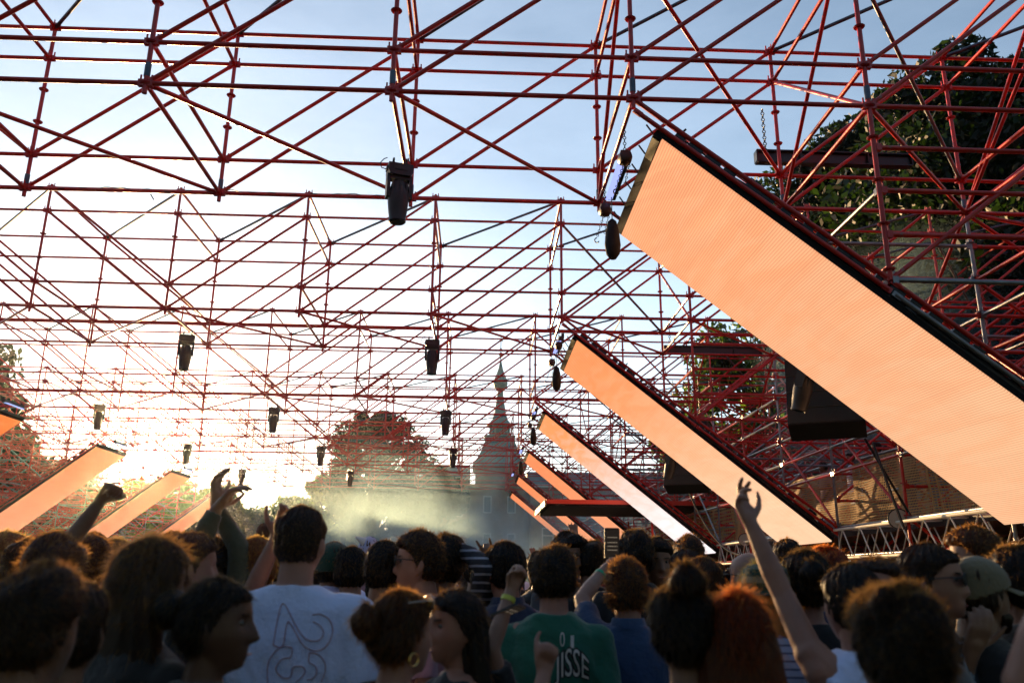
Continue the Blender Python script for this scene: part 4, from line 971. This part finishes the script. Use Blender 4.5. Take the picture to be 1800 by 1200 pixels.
    tag(body, label, 'person', group)
    def place(mb, nm, m, vx=None, fold=None, par=None, smooth=True):
        for i, v in enumerate(mb.v): mb.v[i] = (v*s) @ R.T
        me = remesh(mb, vx, nm, m, 2, fold) if vx else mb.mesh(nm, m, smooth)
        ob = bpy.data.objects.new(nm, me); COL.objects.link(ob); ob.parent = par or body; return ob
    # clothes
    C_ = Shells(); e_ = .013
    C_.loft([(0, 0, .86, hipw+.03, .148), (0, -.005, .93, hipw+.028, .146), (0, 0, 1.06, .165*wd, .128), (0, .005, 1.16, .168*wd, .128), (0, .005, 1.26, .180*wd, .132), (0, 0, 1.35, .188*wd, .127), (0, -.006, 1.434, .182*wd, .105), (0, -.010, 1.480, .128*wd, .086), (0, -.012, 1.513, nr*1.22+.008, nr*1.22+.006)], 30, 2.4)
    for sd in (-1, 1):
        sh, el, wr, hd, _ = AR[sd]
        if sleeve == 'none': continue
        C_.caps(sh+V3(-sd*.04, 0, -.005), sh+(el-sh)*.2, .070*build, .066*build, 16); C_.ell(sh+(el-sh)*.03, (.066*build, .066*build, .066*build), None, 16, 10)
        if sleeve == 'short': C_.tube(tuple(sh), tuple(sh+(el-sh)*.72), .064*build, .060*build, 18)
        else:
            C_.caps(sh, el, .062*build, .050, 16); C_.tube(tuple(el), tuple(el+(wr-el)*.93), .050, .038, 16); C_.caps(el, el+(wr-el)*.3, .050, .047, 14)
    shirt_ob = place(C_, 'shirt' if sleeve != 'long' else 'long_sleeved_shirt', CL[shirt], max(vox, .009), fold_fn(seed, .011))
    Tm = Shells()
    Tm.loft([(0, 0, .80, hipw*.95, .12), (0, -.005, .90, hipw+.014, .132), (0, -.005, .98, hipw+.004, .128)], 20)
    for hp, kn, an in legs: Tm.caps(hp, kn, .092, .068, 12); Tm.tube(tuple(kn), tuple(an+V3(0, 0, .01)), .068, .055, 12)
    place(Tm, 'trousers', CL[trouser], .02)
    for hp, kn, an in legs:
        sh_ = Shells(); sh_.caps(an+V3(0, -.035, -.040), an+V3(0, .14, -.052), .044, .036, 10, .9); place(sh_, 'shoe', CL['black'])
    # hair
    ka = .97 if fem else 1.0
    HM = HR[hc]
    if hair not in ('bald', 'none'):
        st = 'long' if hair in ('long', 'hat_long') else 'bun' if hair in ('bun', 'topbun') else hair
        p, m = hair_pts(st, seed, vol); Hs = Shells(); Hs.add((p*ka) @ RH.T+hc_, _F)
        P_, N_ = [p[m > .5]], [_D[m > .5]]
        if st == 'long':
            r_ = np.random.default_rng(seed); LZ = -.30
            rg_ = [(0, -.045, .04, .080, .052), (0, -.050, -.02, .094, .058), (0, -.052, -.08, .100, .055), (0, -.056, -.14, .112, .050), (0, -.066, -.20, .120, .045), (0, -.078, -.26, .112, .038), (0, -.084, -.31, .085, .028)]
            L_ = Shells(); L_.loft([(a, b, c, d_*vol**.5, e) for a, b, c, d_, e in rg_], 36, 2.2); v = L_.v[0]
            cen = np.array([0, -.055, 0]); dd = v-cen; dd[:, 2] = 0; dn = dd/(np.linalg.norm(dd, axis=1)[:, None]+1e-6)
            v = v+dn*(.006*np.sin(np.arctan2(dd[:, 1], dd[:, 0])*17+v[:, 2]*20)[:, None]); Hs.add((v*ka) @ RH.T+hc_, L_.f)
            P_.append(v); N_.append(dn)
        if hair in ('bun', 'topbun'):
            bc = V3(0, -.118, .045) if hair == 'bun' else V3(0, -.05, .135)
            b_ = Shells(); b_.ell((0, 0, 0), (.050, .042, .048), None, 20, 14); v = b_.v[0]; v = v*(1+.10*np.sin(v @ np.array([90, 70, 60]))[:, None])+bc; Hs.add((v*ka) @ RH.T+hc_, b_.f); P_.append(v); N_.append((v-bc)/.045)
        P_, N_ = np.concatenate(P_), np.concatenate(N_)
        if strand:
            wd_ = .0007 if dist is None or dist < 2.2 else .0009 if dist < 3.5 else .0013
            St = Shells(); strands(St, P_, N_, {'fade': .007, 'short': .015, 'curly': .026, 'afro': .035, 'messy': .024, 'quiff': .022, 'long': .05, 'bun': .028}.get(st, .03), wd_, int(strand*1.8), seed, st if hair != 'bun' else 'bun', RH, hc_, ka); place(St, 'stray_hair', stray_mat(hc), smooth=False)
        place(Hs, 'hair', HM)
    def hp_(*q): return RH @ (V3(*q)*ka)+hc_
    RE = {'hp': hp_, 'RH': RH, 'hc': hc_, 'R': R, 's': s, 'O': O, 'place': place, 'body': body, 'shirt': shirt_ob, 'AR': AR}
    if abs(face) > 60 and fem < 2:
        for sd in (-1, 1):
            e = Shells(); e.ell(hp_(sd*.031, .0695, .014), (.0115, .0115, .0095), None, 12, 8); eye = place(e, 'eye', mat('eye_white', (.11, .09, .08), .25))
            e = Shells(); e.ell(hp_(sd*.031, .0770, .014), (.0060, .0055, .0060), None, 10, 6); place(e, 'iris', mat('iris', (.02, .015, .01), .15), par=None)
            b = Shells(); b.caps(hp_(sd*.016, .088, .032), hp_(sd*.044, .078, .034), .0035, .0025, 8); place(b, 'eyebrow', HM)
        b = Shells(); b.caps(hp_(-.016, .0935, -.066), hp_(.016, .0935, -.066), .0040, .0040, 8, .7); place(b, 'lips', mat('lip_skin', (.28, .09, .08), .4))
    for f in (extra or []): f(RE)
    return RE
# things worn are children of the wearer
def cap(col='khaki', back=False, pom=False):
    def f(E):
        S = Shells(); p = head_pts(0)*1.0; m = sst(p[:, 2]-np.interp(_D[:, 1], [-1, 0, 1], [-.02, .012, .038]), -.002, .006)
        v = p+_D*(-.014+.028*m)[:, None]; v[:, 2] += .006*m*sst(p[:, 2], .03, .1); S.add(v @ E['RH'].T+E['hc'], _F); o = E['place'](S, 'cap', CL[col])
        b = Shells(); n_ = 14; vs, fs = [], []; sg = -1 if back else 1
        for j in range(n_+1):
            a = -1.15+2.3*j/n_; 
            for r0, dz in ((.0, .0), (.072*math.cos(a*.75), -.018)):
                for t in (0, .004): vs.append((math.sin(a)*(.086+.1*r0), sg*(math.cos(a)*.094+r0), .036+dz-t-.010*math.sin(a)**2))
        for j in range(n_): q = 4*j; fs += [(q, q+2, q+6, q+4), (q+1, q+5, q+7, q+3), (q+2, q+3, q+7, q+6), (q, q+4, q+5, q+1)]
        fs += [(0, 1, 3, 2), (4*n_, 4*n_+2, 4*n_+3, 4*n_+1)]
        b.add(np.array(vs) @ E['RH'].T+E['hc'], fs); E['place'](b, 'brim', CL[col], par=E['body'])
    return f
def bucket(col, col2):
    def f(E):
        S = Shells(); S.loft([(0, -.005, .012, .112, .130), (0, -.005, .032, .094, .112), (0, -.005, .052, .091, .107), (0, -.005, .105, .082, .094), (0, -.005, .122, .06, .07), (0, -.005, .128, .01, .012)], 30)
        S.v = [v @ E['RH'].T+E['hc'] for v in S.v]; E['place'](S, 'bucket_hat', CL[col])
        S = Shells(); S.loft([(0, -.005, .054, .0925, .1085), (0, -.005, .078, .0885, .1035)], 30); S.v = [v @ E['RH'].T+E['hc'] for v in S.v]; E['place'](S, 'hat_band', CL[col2])
    return f
def glasses(dark=True, up=False):
    def f(E):
        hp = E['hp']; z = .014 if not up else .098; y = .098 if not up else .070
        S = Shells(); G = Shells()
        for sd in (-1, 1):
            G.ell(hp(sd*.033, y, z), (.025, .004, .019) if not up else (.025, .016, .012), E['RH'], 14, 7)
            pts = [hp(sd*.033+.027*math.cos(a), y+.002, z+.021*math.sin(a)) for a in np.linspace(0, 2*math.pi, 15)]
            S.path([tuple(q) for q in pts], .0022, 6); S.path([tuple(hp(sd*.060, y, z+.004)), tuple(hp(sd*.079, y-.03, z+.006)), tuple(hp(sd*.082, y-.10, z))], .0022, 6)
        S.path([tuple(hp(-.007, y+.003, z+.004)), tuple(hp(.007, y+.003, z+.004))], .0022, 6)
        g = E['place'](S, 'glasses', BLACK if dark else mat('clear_frame', (.5, .4, .35), .2)); E['place'](G, 'lens', GLASS if dark else mat('amber_lens', (.9, .45, .1), .05, spec=1.0, metal=.8) if up else mat('clear_lens', (.25, .25, .28), .05), par=g)
    return f
def wristband(side, m):
    def f(E):
        sh, el, wr, hd, nrm = E['AR'][side]; d = (wr-el)/np.linalg.norm(wr-el); S = Shells(); c = wr-d*.025; S.tube(tuple(c-d*.009), tuple(c+d*.009), .0285, .028, 18); E['place'](S, 'wristband', m)
    return f
def earring(side):
    def f(E):
        S = Shells(); S.ring(tuple(E['hp'](side*.082, -.005, -.058)), .017, .0022, 16, 6, tuple(E['RH'] @ V3(1, .2, 0))); E['place'](S, 'earring', mat('gold', (.9, .55, .18), .2, metal=1.0))
    return f
def hood(col):
    def f(E):
        S = Shells(); S.ell((0, -.085, 1.49), (.12, .07, .065), None, 20, 12); S.ell((0, -.05, 1.49), (.10, .07, .05), None, 20, 12); E['place'](S, 'hood', CL[col], .008, fold_fn(3, .01))
    return f
def collar(col):
    def f(E):
        S = Shells(); S.loft([(0, -.012, 1.49, .080, .080), (0, -.010, 1.528, .070, .072), (0, -.010, 1.532, .066, .068), (0, -.012, 1.49, .072, .072)], 24); E['place'](S, 'collar', CL[col])
    return f
def beard_(hc='brown'):
    def f(E):
        p = head_pts(1.0, 1, 0); x, y, z = p.T; m = sst(-z, .045, .06)*sst(_D[:, 1], -.05, .15)*(1-gs(x, .02)*gs(z+.067, .008)); v = p+_D*(-.01+.018*m+.003*nz3(p, 120, 4)*m)[:, None]; S = Shells(); S.add(v @ E['RH'].T+E['hc'], _F); E['place'](S, 'beard', HR[hc])
    return f
def phone(E, side, label, lit=True):
    """a phone held in the hand: a thing of its own"""
    sh, el, wr, hd, nrm = E['AR'][side]; c = wr+hd*.105+nrm*.03
    R, s, O = E['R'], E['s'], E['O']; cw = O+(R @ c)*s
    o = empty('phone', tuple(cw), label, 'phone')
    b = MB(); b.prism([(-.031, -.075), (.031, -.075), (.037, -.069), (.037, .069), (.031, .075), (-.031, .075), (-.037, .069), (-.037, -.069)], (1, 0, 0), (0, 0, 1), (0, 0, 0), (0, .009, 0)).build('case', BLACK, o, smooth=False)
    MB().box((0, -.001, 0), (.066, .001, .138)).build('display', emit_mat('phone_display', (.02, .015, .012), .3), o, smooth=False)
    pic = MB(); 
    for z in (-.03, -.012, .006, .03): pic.box((0.0, -.002, z), (.05, .0006, .004))
    pic.build('picture', emit_mat('phone_picture', (.42, .34, .25), .15), o, smooth=False)
    return o
# ---------------------------------------------------------------- the crowd, placed one by one (pixel of the head centre, distance)
def project_on(ob, pts, off=.004):
    """drop world points on the shirt surface along the viewing direction"""
    bv = BVHTree.FromPolygons([ob.matrix_world @ v.co for v in ob.data.vertices], [p.vertices[:] for p in ob.data.polygons])
    o_ = []
    for p in pts:
        d = (Vector(p)-CAM).normalized(); h = bv.ray_cast(CAM, d)
        if h[0] is not None: o_.append(h[0]-d*off)
    return o_
def resample(pts, n_=60):
    P_ = [Vector((a, b, 0)) for a, b in pts]; out_ = []
    # smooth closed Catmull-Rom
    m = len(P_)
    for i in range(m-1):
        p0, p1, p2, p3 = P_[max(i-1, 0)], P_[i], P_[i+1], P_[min(i+2, m-1)]
        for j in range(8):
            t = j/8; out_.append(.5*((2*p1)+(p2-p0)*t+(2*p0-5*p1+4*p2-p3)*t*t+(3*p1-p0-3*p2+p3)*t**3))
    out_.append(P_[-1]); return out_
# -- front rows
tall = person('tall man in a white T-shirt with outlined letters on its back, seen from behind', 527, 953, 2.75, face=4, hair='fade', hc='brown', skin='pink', shirt='white', strand=2600, vox=.007, build=1.2, head=(3, 0, 0))
bpy.context.view_layer.update()
traces = [[(437, 832), (470, 640), (515, 455), (560, 462), (640, 620), (720, 745), (790, 792), (880, 785), (918, 715), (890, 650), (820, 610)],
          [(437, 832), (525, 842), (572, 625), (610, 640), (700, 800), (760, 862), (860, 890), (955, 835), (1008, 700), (975, 590), (890, 540), (812, 545)],
          [(622, 862), (530, 848), (440, 915), (385, 1030), (385, 1200)], [(622, 862), (605, 945), (520, 970), (462, 1060), (520, 1140), (600, 1140), (632, 1045), (725, 1045), (735, 1110), (650, 1195)],
          [(785, 905), (870, 925), (930, 1000), (935, 1090), (900, 1185)], [(785, 905), (780, 995), (840, 1035), (855, 1100), (820, 1150), (760, 1165)]]
pm = MB()
for tr in traces:
    w = [at_dist(400+p.x/5.4536, 980+p.y/5.4536, 2.7) for p in resample(tr)]
    q = project_on(tall['shirt'], w, .002)
    if len(q) > 2: pm.path([tuple(v-Vector(tall['O'])) for v in q], .0020, 5)
o = pm.build('printed_letters', mat('faded_red_print', (.46, .30, .38), .8), tall['body'])

person('curly haired woman in profile at the lower left, her mouth open, looking right', 378, 1108, 1.95, face=80, hair='bun', hc='black', skin='brown', shirt='black', fem=1, strand=2500, vox=.006, vol=.9, nose=1.3, head=(8, 0, 0))
W = person('woman with a messy brown bun, hoop earring and amber glasses pushed up on her head', 705, 1125, 2.05, face=48, hair='bun', hc='light', skin='pink', shirt='black', sleeve='none', fem=1, strand=3200, vox=.007, vol=1.2, head=(6, 0, 0), extra=[glasses(False, True), earring(1)])
person('woman with long dark hair facing the messy brown bun, fist with thumb up in front', 800, 1112, 2.35, face=-120, hair='long', hc='dark', skin='pink', shirt='black', fem=1, strand=900, vox=.006, vol=1.1,
       arms={'L': ((915, 1300, 2.15), (955, 1188, 2.2), 'thumb', (.2, -1, 0), (0, 0, .6))})
person('clean shaven man in profile facing left, with dark glasses and combed brown hair', 738, 990, 3.25, face=-92, hair='quiff', hc='brown', skin='pink', shirt='pink', strand=1300, vox=.007, extra=[glasses(True)])
person('short haired man seen from behind, directly left of the man in dark glasses', 676, 1003, 3.35, face=18, hair='short', hc='dark', skin='tan', shirt='black', strand=900)
person('dark haired man seen from behind between the green cap and the short haired man', 617, 1006, 3.9, face=-5, hair='short', hc='dark', skin='fair', shirt='grey', strand=900)
person('person in a dark green cap and lilac hoodie just right of the tall man', 585, 998, 4.0, face=10, hair='short', hc='black', skin='tan', shirt='lilac', sleeve='long', strand=500, extra=[cap('dark_green'), hood('lilac')])
person('person in a pink bobble cap farther back in the crowd', 648, 968, 7.2, face=8, hair='short', hc='brown', shirt='pink', strand=0, vox=.012, extra=[cap('lilac')])
cone = MB().lathe([(.035, 0), (.02, .05), (.004, .09)], 12).build('paper_cone', mat('white_paper', (.75, .7, .7), .6), label='small pale paper cone held up over the pink bobble cap', cat='paper cone'); cone.location = at_dist(641, 952, 7.0); cone.rotation_euler = (.2, -1.1, 0)
person('curly haired person in a wavy striped black shirt, one hand on the head', 782, 992, 3.5, face=6, hair='curly', hc='dark', skin='tan', shirt='stripes', sleeve='long', strand=900, vol=.7,
       arms={'R': ((856, 1016, 3.35), (806, 962, 3.5), 'relaxed', (-1, .3, 0))})
person('man in navy polo shirt and clear glasses, just right of the striped shirt', 888, 1005, 3.35, face=-22, hair='short', hc='dark', skin='pink', shirt='navy', strand=1400, vol=1.2, head=(-12, 0, 0), extra=[glasses(False), collar('navy')])
person('person making a horns sign with a raised hand in a dark sleeve', 850, 1030, 4.5, face=-10, hair='short', hc='dark', skin='tan', shirt='black', sleeve='long', strand=300, vox=.005,
       arms={'R': ((905, 1000, 4.45), (866, 985, 4.3), 'horns', (.15, 1, 0), (.05, 0, .9), 1)})
bpy.context.view_layer.update()
gm = person('man in a green T-shirt with a zebra like black and white print, seen from behind', 974, 1018, 3.05, face=10, hair='messy', hc='dark', skin='pink', shirt='green', strand=1800, vol=.8)
bpy.context.view_layer.update()
def text_print(ob, txt, px, py, w, h, dist, m_, rot=0.0, arch=0.0, grow=0.0, off=.003, name='print'):
    cu = bpy.data.curves.new('t', 'FONT'); cu.body = txt; cu.offset = grow; cu.resolution_u = 3; to = bpy.data.objects.new('t', cu); COL.objects.link(to); dg = bpy.context.evaluated_depsgraph_get()
    me = bpy.data.meshes.new_from_object(to.evaluated_get(dg)); bpy.data.objects.remove(to)
    import bmesh
    bm = bmesh.new(); bm.from_mesh(me); bmesh.ops.triangulate(bm, faces=bm.faces); bmesh.ops.subdivide_edges(bm, edges=[e for e in bm.edges if e.calc_length() > .12], cuts=2); bmesh.ops.triangulate(bm, faces=bm.faces)
    xs = [v.co.x for v in bm.verts]; ys = [v.co.y for v in bm.verts]; x0, x1, y0, y1 = min(xs), max(xs), min(ys), max(ys)
    bv = BVHTree.FromPolygons([ob['shirt'].matrix_world @ v.co for v in ob['shirt'].data.vertices], [p.vertices[:] for p in ob['shirt'].data.polygons])
    bad = []
    for v in bm.verts:
        u = (v.co.x-x0)/(x1-x0); t = (v.co.y-y0)/(y1-y0); X_ = px+u*w; Y_ = py-t*(h*(1-arch*(2*u-1)**2))
        d = ray(X_, Y_).normalized(); hit = bv.ray_cast(CAM, d)
        if hit[0] is None: bad.append(v)
        else: v.co = hit[0]-d*off-Vector(ob['O'])
    bmesh.ops.delete(bm, geom=bad, context='VERTS'); bm.to_mesh(me); bm.free(); me.materials.clear(); me.materials.append(m_)
    o = bpy.data.objects.new(name, me); COL.objects.link(o); o.parent = ob['body']; return o
text_print(gm, 'JISSE', 974, 1205, 62, 70, 3, mat('black_print', (.01, .01, .01), .7), arch=.35, grow=.07, off=.004, name='black_print')
text_print(gm, 'JISSE', 975, 1204, 60, 66, 3, mat('white_print', (.55, .54, .5), .7), arch=.35, grow=.0, off=.008, name='white_lettering')
text_print(gm, '0', 984, 1136, 9, 26, 3, mat('white_print', (.55, .54, .5), .7), off=.004, name='white_lettering')
text_print(gm, 'I', 1003, 1138, 6, 22, 3, mat('white_print', (.55, .54, .5), .7), off=.004, name='white_lettering')
pb = person('man in a blue polo shirt filming with a raised phone, green wristband', 1102, 1043, 3.25, face=5, hair='messy', hc='light', skin='fair', shirt='blue', strand=2600, vox=.006, vol=.8, extra=[collar('blue')],
       arms={'L': ((1028, 1088, 3.3), (1058, 1005, 3.5), 'grip', (.9, .4, 0))})
wristband(-1, mat('green_band', (.02, .35, .16), .4))(pb)
ph = phone(pb, -1, 'smartphone held upright above the crowd, filming the screens'); ph.location = at_dist(1076, 955, 3.66*DK); ph.rotation_euler = (.1, 0, .05)
person('curly haired man in sunglasses facing the camera, in the middle distance', 1000, 980, 4.6, face=150, hair='curly', hc='black', skin='tan', shirt='grey', strand=500, extra=[glasses(True)])
person('dark haired person just left of the raised phone, seen from behind', 1037, 990, 4.6, face=0, hair='curly', hc='dark', shirt='black', strand=500, vol=.5)
person('person with wide wavy dark hair directly behind the raised phone', 1118, 978, 4.2, face=5, hair='curly', hc='dark', shirt='black', strand=800, vol=.9)
person('serious short haired man facing the camera right of the phone', 1154, 990, 4.3, face=176, hair='quiff', hc='black', skin='tan', shirt='black', strand=500, vox=.006)
person('person seen from behind with brown hair lit gold, right of the serious man', 1211, 983, 4.7, face=0, hair='messy', hc='brown', shirt='grey', strand=900, vol=.7)
person('man with closely cropped hair seen from behind, second row right of the serious man', 1207, 1008, 4.0, face=-10, hair='fade', hc='brown', skin='pink', shirt='black', strand=700)
person('light haired man turned right, behind the woman with the big dark updo', 1237, 1030, 3.5, face=40, hair='short', hc='light', skin='pink', shirt='maroon', strand=900)
person('woman with a big dark updo, close to the camera and filling the centre right', 1203, 1120, 1.95, face=-4, hair='topbun', hc='dark', skin='tan', shirt='black', sleeve='none', fem=1, strand=4200, vox=.007, vol=1.5)
person('ginger haired woman in a cream T-shirt, half hidden behind the big dark updo', 1300, 1140, 1.95, face=12, hair='long', hc='ginger', skin='pink', shirt='cream', fem=1, strand=2200, vox=.008, vol=1.2)
person('bald man in thin glasses beside the green bucket hat', 1318, 1016, 3.6, face=-35, hair='none', skin='pink', shirt='grey', strand=0, extra=[glasses(True)])
person('woman in a green bucket hat and pale striped shirt with long blond hair', 1348, 1052, 2.95, face=10, hair='hat_long', hc='blond', skin='fair', shirt='pale_stripes', fem=1, strand=2200, extra=[bucket('dark_green', 'tan')])
person('person in a white vest reaching one long bare arm high over the crowd', 1500, 1068, 2.45, face=-12, hair='short', hc='dark', skin='pink', shirt='white', sleeve='none', strand=700, vox=.005,
       arms={'L': ((1378, 1050, 2.42), (1322, 925, 2.45), 'claw', (.6, -.8, 0))})
person('woman with dark hair pinned up, between the raised arm and the red posts', 1418, 1030, 3.0, face=8, hair='bun', hc='dark', skin='pink', shirt='black', fem=1, strand=1400, vol=1.5)
person('reddish haired person beside the dark pinned up hair', 1455, 1020, 3.5, face=15, hair='curly', hc='ginger', skin='pink', shirt='navy', strand=1000, vol=.6)
person('small dark head seen above the raised elbow', 1387, 985, 5.2, face=0, hair='curly', hc='dark', shirt='black', strand=300, vol=.5)
person('person with frizzy dark hair, closest to the camera at the lower right', 1585, 1160, 1.62, face=-6, hair='curly', hc='dark', skin='tan', shirt='black', strand=5200, vox=.008, vol=.75)
person('man with a bare forehead and wavy brown hair, looking down to the left', 1545, 1055, 2.5, face=-140, hair='curly', hc='brown', skin='pink', shirt='grey', strand=1200, vol=.55, head=(0, 12, 0), extra=[beard_('ginger')])
person('man in sunglasses and a dark floral shirt, facing right', 1637, 1025, 2.75, face=125, hair='short', hc='brown', skin='pink', shirt='floral', strand=1000, extra=[glasses(True)])
person('bearded man in a khaki baseball cap facing right', 1722, 1050, 2.85, face=78, hair='short', hc='brown', skin='tan', shirt='black', strand=500, vox=.006, extra=[cap('khaki'), beard_('dark')],
       arms={'L': ((1665, 1260, 2.75), (1706, 1150, 2.7), 'relaxed', (0, 1, 0))})
person('tall brown haired man in side light at the right, looking left', 1716, 985, 3.6, face=-75, hair='quiff', hc='light', skin='fair', shirt='tan', strand=1500)
person('person with dark curls behind the khaki baseball cap', 1690, 1018, 4.0, face=0, hair='curly', hc='dark', shirt='black', strand=500, vol=.6)
person('man with dark wavy hair at the right edge, near the camera', 1792, 1030, 3.0, face=-15, hair='curly', hc='dark', shirt='black', strand=1000, vol=.6)
person('person whose bare bent arm fills the lower right corner', 1965, 1140, 1.8, face=-10, hair='short', hc='brown', skin='pink', shirt='black', sleeve='none', strand=0, vox=.007,
       arms={'L': ((1800, 1200, 1.5), (1858, 1040, 1.5), 'relaxed', (0, 1, 0))})
# -- hands near the camera
pk = person('person in dark clothes holding a pink phone low, yellow band on the wrist', 838, 1150, 2.6, face=25, hair='long', hc='dark', skin='fair', shirt='black', fem=1, strand=300, vox=.006,
       arms={'R': ((872, 1170, 2.5), (878, 1098, 2.5), 'grip', (.4, -.9, 0), (.2, 0, .5))})
wristband(1, mat('yellow_band', (.55, .55, .06), .4))(pk)
p2_ = phone(pk, 1, 'pink phone held tilted in front of the navy polo shirt'); p2_.rotation_euler = (1.0, .3, .5); p2_.scale = (.8, .8, .75); p2_.rotation_euler = (1.2, .2, .9); p2_.location = at_dist(893, 1076, 2.5*DK)
# -- left part, against the sun
person('large dark head in the lower left corner, nearest the camera on the left', 55, 1120, 1.75, face=20, hair='messy', hc='brown', skin='tan', shirt='olive', strand=2500, vol=.8)
person('dark haired person with a rounded head right of the lower left corner', 112, 1125, 1.85, face=-6, hair='short', hc='brown', skin='tan', shirt='black', strand=2200, vol=.8)
person('long haired woman standing in the vertical glare of the sun', 262, 1035, 2.1, face=30, hair='long', hc='brown', skin='pink', shirt='black', fem=1, strand=2200, vol=1.1)
person('person raising a clenched fist before the first left screen', 150, 1000, 3.5, face=8, hair='messy', hc='light', skin='tan', shirt='cream', strand=1500, vox=.005, vol=.7,
       arms={'L': ((112, 965, 3.4), (172, 886, 3.4), 'fist', (.9, -.2, 0))})
person('light haired person under the raised fist, hair rimmed with gold', 92, 1015, 2.7, face=0, hair='messy', hc='light', skin='pink', shirt='black', strand=1500, vol=.7)
person('curly person with golden rimmed hair left of the glare', 196, 1000, 3.9, face=0, hair='curly', hc='light', shirt='grey', strand=1500, vol=.5)
person('round head rimmed with gold, left of the curly one by the glare', 160, 975, 4.8, face=0, hair='short', hc='brown', shirt='black', strand=900)
person('dark haired person in profile right of the vertical glare', 330, 1000, 2.9, face=60, hair='short', hc='brown', skin='pink', shirt='black', strand=1500)
person('person in a dark jacket with both hands raised high over the head', 372, 1010, 3.3, face=10, hair='messy', hc='dark', skin='tan', shirt='olive', sleeve='long', strand=1000, vox=.005,
       arms={'L': ((352, 948, 3.15), (378, 900, 3.2), 'relaxed', (1, 0, 0), (.5, 0, .2)), 'R': ((420, 960, 3.25), (384, 893, 3.3), 'relaxed', (1, -.2, 0), (.4, 0, .3))})
person('golden haired person left of the tall man, own arm crossing in front', 447, 1000, 3.3, face=-8, hair='short', hc='blond', skin='pink', shirt='black', strand=1500,
       arms={'R': ((428, 1040, 3.0), (468, 985, 3.0), 'relaxed', (0, -1, 0))})
person('small figure with head and shoulders high above the crowd before the gap of sky', 464, 936, 9.5, face=0, hair='short', hc='brown', shirt='black', strand=0, vox=.012, height=1.82, ground=.42)
person('light head low at the left edge beneath the first left screen', 5, 985, 4.2, face=0, hair='messy', hc='blond', skin='pink', shirt='pink', strand=800)
person('curly head low between the left edge and the raised fist', 42, 1003, 3.9, face=-4, hair='curly', hc='light', shirt='maroon', strand=800, vol=.5)
person('person with hair lit bright gold just right of the glare', 305, 985, 4.0, face=0, hair='messy', hc='light', shirt='grey', strand=1200, vol=.6)
# -- people on the balcony
for j, (x, y, lab, hcx, sh_, fc, hh) in enumerate(((7.75, 14.6, 'bushy haired person leaning at the balcony rail, sunlit from the side', 'brown', 'black', -70, 1.75), (7.7, 15.6, 'dark haired person in a grey top at the balcony rail', 'black', 'grey', -80, 1.68), (7.9, 17.2, 'person in a white top farther along the balcony', 'dark', 'white', -90, 1.7),
      (7.8, 18.4, 'person in a pink top at the far end of the balcony', 'dark', 'pink', -80, 1.66), (8.3, 16.4, 'person standing in the shade behind the balcony rail', 'black', 'black', -90, 1.74))):
    person(lab, world=(x, y, 4.2), height=hh, ground=2.545, face=fc, hair='curly' if j == 0 else 'short', hc=hcx, skin='tan', shirt=sh_, strand=0, vox=.012, vol=1.3 if j == 0 else 1, group='people on the balcony')
# -- the rest of the crowd: eight figures copied through the field
lab_far = 'festival goer deep in the dark standing crowd'
protos = []
for j, (hs, hcx, sh_, am) in enumerate((('short', 'dark', 'black', None), ('messy', 'brown', 'grey', None), ('long', 'light', 'navy', None), ('curly', 'black', 'olive', None), ('short', 'light', 'white', None), ('long', 'dark', 'maroon', None),
      ('short', 'dark', 'black', {'R': ((.25, .10, 1.66), (.20, .16, 1.92), 'open', (0, -1, 0))}), ('messy', 'blond', 'blue', {'L': ((-.26, .12, 1.60), (-.20, .2, 1.86), 'relaxed', (0, -1, 0))}))):
    E = person(lab_far, world=(0, -30-j, 1.6), height=1.75, face=(-10, 12, 5, -20, 0, 15, 8, -6)[j], hair=hs, hc=hcx, skin=('fair', 'tan', 'pink', 'brown')[j % 4], shirt=sh_, arms=am, fem=1 if hs == 'long' else 0, strand=250, vox=.013, group='people deep in the crowd')
    protos.append(E['body'])
cache = {}
for c in bpy.data.objects:
    if c.parent: cache.setdefault(c.parent.name, []).append(c)
taken = [(o.location.x, o.location.y) for o in bpy.data.objects if o.name.startswith('person') and o.parent is None and o.location.y > 0]
cr = random.Random(11); used = set(); cnt = 0; tries = 0
while cnt < 150 and tries < 6000:
    tries += 1
    Y = 4.3+24*cr.random()**1.5; xl, xr = at(-60, 950, Y).x, min(at(1860, 950, Y).x, 6.4)
    x = cr.uniform(max(xl, -13), xr)
    if any((x-a)**2+((Y-b)*1.0)**2 < (.42 if Y < 8 else .6)**2 for a, b in taken): continue
    j = cr.choices(range(8), [5, 4, 3, 3, 3, 3, 1.2, 1.0])[0]
    if Y < 6 and j > 5: continue
    taken.append((x, Y)); src = protos[j]
    o = src if j not in used else copy_tree(src, None, cache); used.add(j)
    hgt = cr.uniform(.90, 1.0) if Y < 5.5 else cr.uniform(.93, 1.05)
    o.location = (x, Y, 0); o.rotation_euler = (0, 0, cr.uniform(-.35, .35)); o.scale = (1, 1, hgt); cnt += 1
for j in range(8):
    if j not in used: bpy.data.objects.remove(protos[j])
